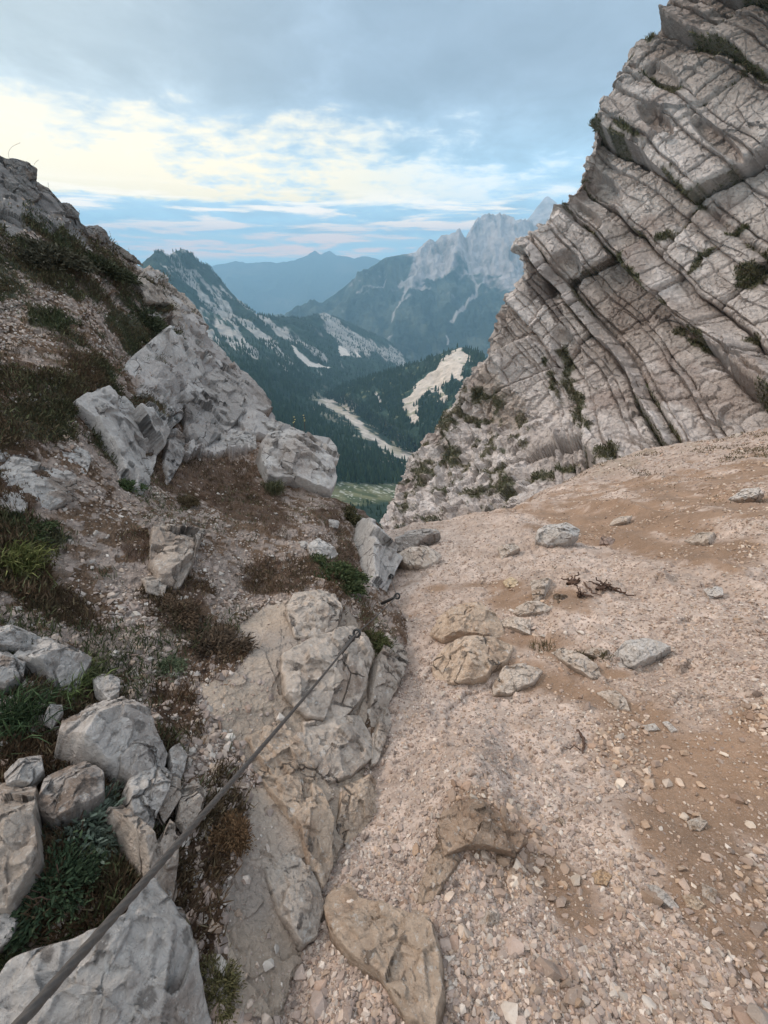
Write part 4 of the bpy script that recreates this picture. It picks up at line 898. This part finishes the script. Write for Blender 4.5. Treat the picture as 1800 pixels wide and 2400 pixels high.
# ------------------------------------------------------------------ loose stones and gravel, grass and heath: nobody could count them
def hull_stone(rs, n=11, flat=.6):
    bm = bmesh.new(); p = rs.randn(n, 3); p /= np.linalg.norm(p, axis=1, keepdims=True); p *= (.8+.35*rs.rand(n, 1)); p *= [.62, .48, .48*flat]
    for q in p: bm.verts.new(q)
    r = bmesh.ops.convex_hull(bm, input=bm.verts); 
    bmesh.ops.delete(bm, geom=[v for v in bm.verts if not v.link_faces], context='VERTS')
    bmesh.ops.triangulate(bm, faces=bm.faces)
    bm.verts.index_update(); V = np.array([v.co[:] for v in bm.verts]); Fc = np.array([[v.index for v in f.verts] for f in bm.faces]); bm.free(); return V, Fc
def rot_rand(rs, n, N=None, tilt=1.0):
    a = rs.rand(n)*6.283
    if N is None: N = np.tile([0, 0, 1.0], (n, 1))
    z = N + tilt*rs.randn(n, 3)*.45; z /= np.linalg.norm(z, axis=1, keepdims=True)
    x = np.cross(z, np.stack([np.cos(a), np.sin(a), .3+0*a], -1)); x /= np.linalg.norm(x, axis=1, keepdims=True)
    return np.stack([x, np.cross(z, x), z], -1)
def pick(P, N, wgt, n, rs, lim=(-1100, 2700, -60, 3200)):
    """random spots on a grid mesh, spread evenly over the part of it the photo can see"""
    px, py = proj(P); d = P[..., 1]*CP-P[..., 2]*SP
    dx = np.abs((px[:-1, 1:]-px[:-1, :-1])*(py[1:, :-1]-py[:-1, :-1])-(px[1:, :-1]-px[:-1, :-1])*(py[:-1, 1:]-py[:-1, :-1]))
    ok = (d[:-1, :-1] > .25) & (px[:-1, :-1] > lim[0]) & (px[:-1, :-1] < lim[1]) & (py[:-1, :-1] > lim[2]) & (py[:-1, :-1] < lim[3])
    vis = (px[:-1, :-1] > -120) & (px[:-1, :-1] < 1920) & (py[:-1, :-1] > -60) & (py[:-1, :-1] < 2560)
    w_ = np.where(ok, np.minimum(dx, 400)*wgt[:-1, :-1]*np.where(vis, 1, .3), 0).ravel(); w_ = np.nan_to_num(w_)
    idx = rs.choice(w_.size, n, p=w_/w_.sum()); i, j = np.unravel_index(idx, dx.shape); a, b = rs.rand(n, 1), rs.rand(n, 1)
    p = P[i, j]*(1-a)*(1-b)+P[i+1, j]*a*(1-b)+P[i, j+1]*(1-a)*b+P[i+1, j+1]*a*b
    return p, N[i, j], np.linalg.norm(p, axis=1)
def stones(name, label, P, N, wgt, n, rs, smin, smax, minpx, pal, kindname='gravel'):
    pos, nn, t = pick(P, N, wgt, n, rs)
    sz = np.exp(rs.uniform(np.log(smin), np.log(smax), n)**1.0); u_ = rs.rand(n); sz = smin*(smax/smin)**(u_**4.0)
    sz = np.maximum(sz, minpx*(.7+.8*rs.rand(n))*t/F_PX)
    sz = np.minimum(sz, np.maximum(.11*t, .02))
    Vs, Fs, Cs, off = [], [], [], 0
    for k in range(10):
        V0, F0 = hull_stone(rs, 13+k % 6, .45+.05*k); s_ = np.arange(k, n, 10)
        V, Fc = stamp(V0, F0, pos[s_]+nn[s_]*(sz[s_]*.10)[:, None], sz[s_], rot_rand(rs, len(s_), nn[s_], .7))
        c = pal[rs.randint(0, len(pal), len(s_))]*(.68+.55*rs.rand(len(s_), 1))
        Vs.append(V); Fs.append(Fc+off); off += len(V); Cs.append(np.repeat(c, len(V0), 0))
    o = mesh_obj(name, np.concatenate(Vs), np.concatenate(Fs), M_STONE, np.concatenate(Cs), smooth=False)
    return tag(o, label, kindname, kind='stuff')
rs = np.random.RandomState(11)
so = bpy.data.objects['scree_slope']; nv = len(so.data.vertices); co = np.empty(nv*3, np.float32); so.data.vertices.foreach_get('co', co)
SPt = co.reshape(-1, 620, 3).astype(float); SN = grid_normals(SPt); SN *= np.sign(SN[..., 2:3])
sdm = dirt_mask(SPt)
cover = (.07+.93*(1-sdm)**1.4)*(.55+.9*sm(fbm(SPt, .7, 3, 201), -.4, .4))
palS = np.array([.89, .87, .88])*np.array([[.46, .36, .285], [.41, .315, .25], [.48, .40, .335], [.37, .285, .235], [.44, .325, .24], [.56, .485, .41], [.40, .315, .26], [.31, .245, .205], [.35, .25, .19]])
stones('gravel', 'pale angular gravel spread over the whole scree slope', SPt, SN, cover, 175000, rs, .005, .026, 3.0, palS)
stones('loose_stones', 'larger broken stones strewn over the scree slope', SPt, SN, cover**1.5+.05, 1500, rs, .020, .065, 7.0, palS, 'stones')
stones('stony_earth', 'scattered chips lying on the brown earth of the scree', SPt, SN, sdm*(.12+1.2*sm(fbm(SPt, .35, 4, 207), -.05, .35)), 7000, rs, .006, .045, 3.6, palS*[1.02, .98, .92], 'stones')
rub = (1-BSLAB)*(1-.93*BHEATH)*(1-.8*BBROWN)+.05*BSLAB+.03
rub = rub*(BDIST > .6)*(.25+1.1*sm(fbm(BP, .35, 3, 202), -.25, .3))
palB = palS*[.95, .98, 1.0]
stones('rubble', 'small broken limestone rubble lying on the left bank', BP, BN, rub, 66000, rs, .007, .05, 3.4, palB, 'rubble')

def blades(name, label, P, N, wgt, n, rs, length, wid, colf, tilt=.8, raise_=.3, minpx=5, droop=0.0, mat=None, cat='grass', lim=(-900, 1920, -60, 2700)):
    pos, nn, t = pick(P, N, wgt, n, rs, lim)
    L = np.maximum(length*(.5+rs.rand(n)), minpx*t/F_PX); Wd = np.maximum(L*wid, 1.1*t/F_PX)
    d = nn*.7+np.array([0, 0, .45])+tilt*rs.randn(n, 3)*.6; d /= np.linalg.norm(d, axis=1, keepdims=True)
    sx = np.cross(d, rs.randn(n, 3)); sx /= np.linalg.norm(sx, axis=1, keepdims=True)
    b = pos + nn*(rs.rand(n, 1)*raise_*L[:, None])
    V = np.stack([b-sx*Wd[:, None]*.5, b+sx*Wd[:, None]*.5, b+d*L[:, None]*.6+sx*Wd[:, None]*.35, b+d*L[:, None]-np.array([0, 0, droop])*L[:, None], b+d*L[:, None]*.6-sx*Wd[:, None]*.35], 1)
    i = np.arange(n)[:, None]*5
    c = colf(pos, rs, n); V = V.reshape(-1, 3)
    o = mesh_obj(name, V, [i+np.array([[0, 1, 2, 4]]), i+np.array([[4, 2, 3]])], mat or M_LEAF, np.repeat(c, 5, 0), smooth=False)
    return tag(o, label, cat, kind='stuff')
def mixc(a, b, c3=None, p3=0.0):
    a, b = np.array(a), np.array(b)
    def f(pos, rs, n):
        k = np.clip(.5+1.2*fbm(pos, .35, 3, 210)+.5*(rs.rand(n)-.5), 0, 1)
        c = lerp(a, b, k)
        if c3 is not None: c = np.where(rs.rand(n, 1) < p3, np.array(c3), c)
        return c*(.6+.8*rs.rand(n, 1))
    return f
hw = BHEATH*(.3+sm(fbm(BP, .3, 3, 203), -.4, .2))
blades('heath', 'dark matted heath covering the upper left bank', BP, BN, hw, 84000, rs, .032, .18, mixc((.050, .060, .028), (.115, .075, .045), (.14, .14, .07), .10), raise_=1.1, cat='heath')
bw = BBROWN*(1-.7*BHEATH)*(.15+1.2*sm(fbm(BP, .18, 3, 204), -.25, .25))
blades('dry_grass', 'brown dried grass and moss between the rocks of the bank', BP, BN, bw, 52000, rs, .028, .14, mixc((.105, .062, .036), (.075, .055, .032), (.19, .15, .09), .10), raise_=.6, cat='dry grass')
gw = (1-BSLAB)*sm(fbm(BP, .45, 4, 205), .08, .35)*(1-BHEATH*.5)
blades('grass', 'short green grass growing in patches on the rubble bank', BP, BN, gw, 24000, rs, .035, .12, mixc((.050, .062, .026), (.085, .088, .045), (.16, .16, .09), .08), raise_=.5, cat='grass')
blades('cliff_grass', 'green tufted grass clinging to ledges of the cliff', CPt, CN, CVEG*(CVEG > .3), 34000, rs, .16, .25, mixc((.052, .060, .026), (.12, .105, .058), (.19, .17, .10), .08), raise_=.7, minpx=4, cat='grass', lim=(800, 1900, -60, 1300))
sgw = sm(fbm(SPt, 1.0, 4, 206), .12, .4)*sm(SPt[..., 0], 4, 8)+.8*sm(1.2-ell(*proj(SPt), 1270, 1520, 30, 12), 0, .4)+.8*sm(1.2-ell(*proj(SPt), 1390, 1545, 50, 8), 0, .4)
blades('scree_grass', 'thin olive grass on the upper right of the scree', SPt, SN, sgw, 5000, rs, .03, .16, mixc((.10, .085, .045), (.13, .095, .055)), raise_=.3, minpx=4, cat='grass')

# ------------------------------------------------------------------ single plants
def bank_point(px, py, off=0.0):
    d = np.abs(BPX-px)+np.abs(BPY-py); i = np.unravel_index(np.argmin(d), d.shape); return BP[i].copy()+BN[i]*off, BN[i].copy()
BPX, BPY = proj(BP); bad = (BP[..., 1]*CP-BP[..., 2]*SP < .1); BPX[bad] = 1e6
def tuft(kind, p, n, size, nb, ca, cb, rs, wid=.10):
    """cushion: small leaves all through a low uneven dome; grass: thin arching blades from the root"""
    if kind == 'shrub':
        nb = int(nb*3.2); u = n*.75+np.array([0, 0, .5]); u /= np.linalg.norm(u); a = np.cross(u, [1, .2, 0]); a /= np.linalg.norm(a); b = np.cross(u, a)
        cl = rs.randn(14, 3)*[.55, .55, .18]; w_ = rs.randint(0, 14, nb)
        q = cl[w_]+rs.randn(nb, 3)*[.24, .24, .16]; q[:, 2] = np.abs(q[:, 2])*.8+.02
        q[:, 2] *= np.clip(1.2-.35*np.hypot(q[:, 0], q[:, 1]), .15, 1.2)
        base = p + size*.62*(q[:, :1]*a+q[:, 1:2]*b+q[:, 2:]*u)
        out = q/np.linalg.norm(q, axis=1, keepdims=True); d = out[:, :1]*a+out[:, 1:2]*b+u*.55+rs.randn(nb, 3)*.55; d /= np.linalg.norm(d, axis=1, keepdims=True)
        L = size*(.07+.10*rs.rand(nb)); L = np.maximum(L, 4.0*np.linalg.norm(p)/F_PX); Wd = L*(.16+wid); curl = .12; shade = (.55+.30*rs.rand(14))[w_]
    else:
        d = n*.5+np.array([0, 0, .6])+rs.randn(nb, 3)*.5; d /= np.linalg.norm(d, axis=1, keepdims=True)
        L = size*(.45+.75*rs.rand(nb)); Wd = np.maximum(L*.035, 1.3*np.linalg.norm(p)/F_PX); base = p+rs.randn(nb, 3)*size*.38*[1, 1, .35]; curl = .3; shade = .5+.4*rs.rand(nb)
    sx = np.cross(d, rs.randn(nb, 3)); sx /= np.linalg.norm(sx, axis=1, keepdims=True)
    m = base+d*L[:, None]*.55; e = base+d*L[:, None]-np.array([0, 0, 1])*(L*curl)[:, None]
    V = np.stack([base-sx*Wd[:, None]*.3, base+sx*Wd[:, None]*.3, m+sx*Wd[:, None]*.5, e, m-sx*Wd[:, None]*.5], 1).reshape(-1, 3)
    i = np.arange(nb)[:, None]*5; k = rs.rand(nb, 1); c = (np.array(ca)*(1-k)+np.array(cb)*k)*(shade+.55*rs.rand(nb))[:, None]
    return V, [i+np.array([[0, 1, 2, 4]]), i+np.array([[4, 2, 3]])], np.repeat(c, 5, 0)
def tube(pts, rad, k=6):
    pts = np.asarray(pts, float); n = len(pts); rad = np.broadcast_to(rad, (n,)); T_ = np.gradient(pts, axis=0); T_ /= np.linalg.norm(T_, axis=1, keepdims=True)
    a = np.cross(T_, [0.13, .31, .94]); a /= np.linalg.norm(a, axis=1, keepdims=True); b = np.cross(T_, a); th = np.linspace(0, 2*np.pi, k, endpoint=False)
    V = pts[:, None]+rad[:, None, None]*(a[:, None]*np.cos(th)[None, :, None]+b[:, None]*np.sin(th)[None, :, None])
    i = np.arange(n*k).reshape(n, k); j = np.roll(i, -1, 1); Fc = np.stack([i[:-1], i[1:], j[1:], j[:-1]], -1).reshape(-1, 4)
    return V.reshape(-1, 3), Fc
plants = [
 ('shrub', 'grey green leafy shrub in the hollow left of the cable', 190, 1960, .17, 900, (.070, .092, .066), (.15, .175, .135), .16),
 ('shrub', 'dark green low shrub beside the tall grey block', 120, 2090, .13, 700, (.020, .034, .018), (.04, .058, .028), .16),
 ('shrub', 'blackish green twiggy shrub above the grey green one', 170, 1850, .12, 600, (.030, .035, .022), (.06, .055, .035), .16),
 ('grass_tuft', 'bright grass tuft on the step between the white blocks', 150, 1630, .10, 420, (.07, .10, .03), (.16, .18, .07), .09),
 ('grass_tuft', 'straggly pale grass tuft left of the faceted boulder', 210, 1590, .10, 320, (.09, .11, .04), (.19, .19, .10), .08),
 ('grass_tuft', 'dark grass tuft under the big faceted boulder', 30, 1700, .14, 600, (.028, .048, .022), (.06, .085, .035), .12),
 ('shrub', 'deep green cushion at the rim below the ledge boulder', 800, 1355, .28, 1300, (.035, .055, .022), (.075, .085, .035), .14),
 ('shrub', 'olive cushion on the slope under the second anchor', 880, 1510, .16, 600, (.045, .055, .020), (.09, .085, .035), .14),
 ('shrub', 'brown green cushion on the rim above the polished rib', 820, 1215, .30, 1000, (.045, .050, .022), (.10, .08, .04), .12),
 ('shrub', 'bushy green plant under the layered pale rock', 290, 1140, .17, 800, (.040, .065, .025), (.08, .10, .04), .14),
 ('shrub', 'dark bushy mat hanging over the top of the outcrop', 350, 760, .42, 1800, (.036, .046, .022), (.075, .078, .040), .12),
 ('shrub', 'dark bushy mat on the left edge of the outcrop', 290, 720, .36, 1500, (.028, .036, .016), (.06, .056, .028), .12),
 ('shrub', 'dark bushy mat under the skyline blocks', 120, 610, .46, 1800, (.045, .042, .026), (.085, .072, .045), .12),
 ('shrub', 'dark bushy mat below the warm skyline knob', 260, 640, .40, 1600, (.034, .038, .018), (.06, .06, .03), .12),
 ('shrub', 'small round heath cushion set against the upper hump', 348, 705, .16, 500, (.05, .045, .035), (.08, .07, .05), .12),
 ('shrub', 'dry brown cushion beside the smooth wedge', 420, 1440, .16, 800, (.07, .045, .03), (.12, .08, .05), .12),
 ('shrub', 'wide dry brown cushion above the tan slabs', 500, 1520, .20, 1300, (.06, .042, .028), (.11, .075, .05), .10),
 ('shrub', 'grey green herb on the rubble left of the dry cushion', 400, 1570, .10, 450, (.06, .075, .04), (.12, .14, .08), .16),
 ('shrub', 'mossy mat capping the smooth wedge', 440, 1180, .16, 700, (.055, .042, .024), (.11, .075, .04), .12),
 ('grass_tuft', 'olive grass tuft on the green rim near the cream stone', 640, 1150, .16, 500, (.05, .055, .025), (.12, .11, .06), .08),
 ('grass_tuft', 'yellow green grass tuft at the left frame edge', 40, 1330, .15, 700, (.06, .07, .02), (.15, .15, .05), .08),
 ('shrub', 'leafy green patch on the left edge below the layered rock', 60, 1250, .16, 700, (.035, .055, .022), (.08, .10, .04), .16),
 ('shrub', 'rusty brown moss cushion crossed by the cable', 550, 1960, .09, 900, (.085, .045, .022), (.14, .085, .045), .10),
 ('shrub', 'rusty moss cushion above the broad bottom slab', 310, 2150, .06, 500, (.10, .048, .02), (.15, .08, .04), .10),
 ('shrub', 'olive moss strip in the groove at the bottom of the bank', 500, 2330, .08, 700, (.060, .055, .022), (.11, .09, .04), .10),
 ('shrub', 'red brown plant cushion in the cleft of the outcrop', 440, 1050, .22, 900, (.075, .032, .020), (.11, .055, .035), .12),
]
rp = np.random.RandomState(5)
for nm, lb, px, py, sz, nb, ca, cb, wd in plants:
    p, n = bank_point(px, py, .01); V, Fs_, c = tuft(nm, p, n, sz, nb, ca, cb, rp, wid=wd)
    if nm == 'shrub' and sz < .3 and wd > .15:
        root = empty(nm, p-n*.02); tag(root, lb, 'shrub', 'shrubs and cushions on the left bank')
        mesh_obj('leaves', V-(p-n*.02), Fs_, M_LEAF, c, parent=root, smooth=False)
        for q in range(5):
            dd = n*.6+[0, 0, .5]+rp.randn(3)*.4; dd /= np.linalg.norm(dd); k = np.linspace(0, 1, 6)[:, None]
            tv, tf = tube(k*dd*sz*.75+rp.randn(1, 3)*sz*.1+.02*sz*rp.randn(6, 3), sz*.012, 5)
            mesh_obj('stem', tv, tf, M_WOOD, parent=root)
    else:
        tag(mesh_obj(nm, V, Fs_, M_LEAF, c, smooth=False, origin=p-n*.02), lb, 'shrub' if nm == 'shrub' else 'grass tuft', 'shrubs and cushions on the left bank' if nm == 'shrub' else 'grass tufts on the left bank')
# thin stalks standing against the sky and flowers on the ledge
def stalk(name, label, cat, p, h, lean, heads, rad, hc, group):
    root = empty(name, p); tag(root, label, cat, group); k = np.linspace(0, 1, 10)[:, None]
    pts = k*np.array([0, 0, h])+k**2.2*np.array(lean); tv, tf = tube(pts, rad, 5); mesh_obj('stem', tv, tf, M_WOOD, parent=root)
    V0, F0 = hull_stone(rp, 12, .9)
    for q in range(heads):
        m = 'seed_head' if cat == 'grass stalk' else 'flower'
        vv = V0*rad*(6.5 if cat != 'grass stalk' else 4.5)*[1, 1, 1.6 if cat == 'grass stalk' else .8]+pts[-1-q]+rp.randn(3)*rad*2.2*(cat != 'grass stalk')
        mesh_obj(m, vv, F0, M_LEAF, np.ones((len(vv), 1))*hc, parent=root, smooth=False)
for (px, py, h, lean, lb) in [(22, 365, .30, (.30, 0, -.07), 'long bent grass stalk arching over the topmost skyline block'), (88, 400, .28, (.18, 0, -.05), 'short bent grass stalk beside the topmost skyline block'), (118, 450, .16, (.03, 0, 0), 'tiny grass stalk on the skyline slope'),
                              (190, 510, .14, (.05, 0, 0), 'tiny upright stalk on the skyline notch'), (268, 582, .30, (.0, 0, 0), 'upright seed stalk on the skyline above the heath'), (309, 612, .26, (.02, 0, 0), 'second upright seed stalk just right of the taller one'), (336, 640, .18, (.04, 0, 0), 'dark seed stalk at the foot of the skyline slab')]:
    p, n = bank_point(px, py); stalk('grass_stalk', lb, 'grass stalk', p, h*.75, np.array(lean)*.75, 2, .0014, np.array([.06, .05, .03]), 'grass stalks against the sky')
for q, (px, py, h, lb) in enumerate([(690, 1010, .22, 'left yellow flower stem on the ledge behind the boulder'), (715, 1010, .26, 'right yellow flower stem on the ledge behind the boulder')]):
    p, n = bank_point(px-60, py); r_ = ray(px, py); p = r_*6.9 ; stalk('wildflower', lb, 'flower', p, h, (.02, 0, 0), 4, .0045, np.array([.55, .48, .22]), 'flowers on the ledge')

# ------------------------------------------------------------------ steel cable and its iron anchors
def at(px, py, t): return ray(px, py)*t
A0, A1, A2, A3 = at(-60, 2520, .235), at(836, 1484, 2.42), at(931, 1397, 3.45), at(917, 1351, 4.6)
def cable():
    pts = []
    for a, b, n, sag in [(A0, A1, 900, .015), (A1, A2, 120, .01), (A2, A3, 60, .03), (A3, at(903, 1338, 5.0), 30, .02)]:
        k = np.linspace(0, 1, n, endpoint=False)[:, None]**1.0; p = a*(1-k)+b*k; p[:, 2] -= sag*4*(k*(1-k))[:, 0]; pts.append(p)
    p = np.concatenate(pts); T_ = np.gradient(p, axis=0); T_ /= np.linalg.norm(T_, axis=1, keepdims=True)
    a = np.cross(T_, [0, 0, 1.0]); a /= np.linalg.norm(a, axis=1, keepdims=True); b = np.cross(T_, a)
    k = 24; th = np.linspace(0, 2*np.pi, k, endpoint=False); L = np.concatenate([[0], np.cumsum(np.linalg.norm(np.diff(p, axis=0), axis=1))])
    r = .0036*(1+.32*np.abs(np.cos(3*(th[None]-L[:, None]*70)))-.16)
    V = p[:, None]+r[..., None]*(a[:, None]*np.cos(th)[None, :, None]+b[:, None]*np.sin(th)[None, :, None])
    i = np.arange(len(p)*k).reshape(len(p), k); j = np.roll(i, -1, 1); Fc = np.stack([i[:-1], i[1:], j[1:], j[:-1]], -1).reshape(-1, 4)
    org = p[-1]
    return tag(mesh_obj('wire_rope', V, Fc, M_STEEL, origin=org), 'twisted grey steel hand cable running up the left bank', 'steel cable')
cable()
def torus(c, nrm, R_, r_, k=26, m=10):
    nrm = nrm/np.linalg.norm(nrm); a = np.cross(nrm, [.2, .1, .97]); a /= np.linalg.norm(a); b = np.cross(nrm, a)
    th = np.linspace(0, 2*np.pi, k, endpoint=False); ph = np.linspace(0, 2*np.pi, m, endpoint=False); d = a[None]*np.cos(th)[:, None]+b[None]*np.sin(th)[:, None]
    V = c+d[:, None]*(R_+r_*np.cos(ph))[None, :, None]+nrm*(r_*np.sin(ph))[None, :, None]
    i = np.arange(k*m).reshape(k, m); j = np.roll(i, -1, 0); Fc = np.stack([i, j, np.roll(j, -1, 1), np.roll(i, -1, 1)], -1).reshape(-1, 4); return V.reshape(-1, 3), Fc
def rod(a, b, r_, k=12, ch=.15):
    u = (b-a)/np.linalg.norm(b-a); return tube([a, a+u*r_*.01, a+u*r_*ch, b-u*r_*ch, b-u*r_*.01, b], [0.0001, r_*.85, r_, r_, r_*.85, .0001], k)
def anchor(label, foot, head, R_, rr, coll):
    root = empty('iron_anchor', foot); tag(root, label, 'anchor', 'iron anchors holding the cable')
    u = head-foot; L = np.linalg.norm(u); u = u/L; f0 = foot*0
    v, f = rod(f0-u*.05, (head-foot)-u*R_*.9, rr, 12); mesh_obj('rod', v, f, M_IRON, parent=root)
    v, f = torus(head-foot, at(880, 1440, 1.0)*.8+np.array([.35, 0, .1]), R_, rr*.62); mesh_obj('ring', v, f, M_IRON, parent=root)
    if coll:
        s = np.cross(u, [0, 0, 1.0]); s /= np.linalg.norm(s); c = (head-foot)-u*R_*2.0
        v, f = rod(c-s*rr*2.1, c+s*rr*1.2, rr*1.05, 6); mesh_obj('clamp_bolt', v, f, M_IRON, parent=root)
def unit_foot(px, py, t): return at(px, py, t)
anchor('black iron anchor with thick reddish rod nearest the viewer', unit_foot(796, 1534, 2.36), A1, .021, .0125, True)
anchor('second iron anchor sticking out below the polished rib', unit_foot(903, 1411, 3.55), A2, .022, .013, True)
anchor('farthest and smallest iron anchor beside the polished rib', unit_foot(905, 1358, 4.7), A3, .022, .013, False)

# ------------------------------------------------------------------ dead wood and clods on the scree
def branch(label, line, rad, name='dead_branch', cat='branch', twigs=0):
    a = np.array(line, float); k = np.linspace(0, 1, 14); x = np.interp(k, np.linspace(0, 1, len(a)), a[:, 0]); y = np.interp(k, np.linspace(0, 1, len(a)), a[:, 1])
    p = scree_surf(x, y); p[:, 2] += rad*1.5; o = p[0].copy(); v, f = tube(p+rp.randn(*p.shape)*rad*.4, np.linspace(rad, rad*.4, 14), 7)
    Vs, Fs = [v], [f]; off = len(v)
    for q in range(twigs):
        s0 = p[rp.randint(2, 12)]; e_ = s0+rp.randn(3)*[.045, .045, .02]+[0, 0, .015]; kk = np.linspace(0, 1, 5)[:, None]
        v, f = tube(s0*(1-kk)+e_*kk+rp.randn(5, 3)*.006, rad*.35, 5); Vs.append(v); Fs.append(f+off); off += len(v)
    tag(mesh_obj(name, np.concatenate(Vs), np.concatenate(Fs), M_WOOD, origin=o), label, cat, 'dead wood on the scree')
branch('thin curved dead stick leaning on the reddish clump', Z3([(908, 380), (920, 400), (940, 425), (975, 432)]), .009)
branch('reddish tangle of dead roots on the scree', Z3([(955, 415), (985, 402), (1010, 405), (1032, 412)]), .016, 'root_clump', 'roots', 26)
branch('dark lump of roots at the left of the reddish tangle', Z3([(838, 392), (860, 380), (880, 386)]), .018, 'root_clump', 'roots', 18)
branch('small dark knot of roots between the two root clumps', Z3([(880, 440), (892, 432), (905, 436)]), .014, 'root_clump', 'roots', 12)
branch('blackened crooked stick at the edge of the brown earth', Z3([(880, 985), (898, 1020), (905, 1060), (890, 1095)]), .008, twigs=3)
tag(rock('soil_clod', 'round brown soil clod below the dark lump of roots', 'clod', Z3([(780, 432), (805, 422), (842, 430), (835, 452), (800, 462), (782, 450)]), scree_surf, .8, 77, np.array([.11, .075, .05]), 'dead wood on the scree'))

# ------------------------------------------------------------------ the air: blue evening haze
bm = bmesh.new()
x0, x1, y0, y1, z0, z1 = -9100, 9100, -300, 12400, -1500, 960
vs = [bm.verts.new(c) for c in [(x0, y0, z0), (x1, y0, z0), (x1, y1, z0), (x0, y1, z0), (x0, y0, z1), (x1, y0, z1), (x1, y1, z1), (x0, y1, z1)]]
for f in [(0, 3, 2, 1), (4, 5, 6, 7), (0, 1, 5, 4), (1, 2, 6, 5), (2, 3, 7, 6), (3, 0, 4, 7)]: bm.faces.new([vs[i] for i in f])
me = bpy.data.meshes.new('haze'); bm.to_mesh(me); bm.free(); hz = bpy.data.objects.new('haze', me); COL.objects.link(hz)
hm = bpy.data.materials.new('haze_air'); hm.use_nodes = True; hm.node_tree.nodes.clear()
ho = hm.node_tree.nodes.new('ShaderNodeOutputMaterial'); hv = hm.node_tree.nodes.new('ShaderNodeVolumePrincipled')
hv.inputs['Color'].default_value = (.42, .74, 1.0, 1); hv.inputs['Density'].default_value = 1.5e-4; hv.inputs['Anisotropy'].default_value = .1
hm.node_tree.links.new(hv.outputs[0], ho.inputs['Volume']); me.materials.append(hm); tag(hz, 'thin blue evening haze in the valley air', 'haze', kind='stuff')
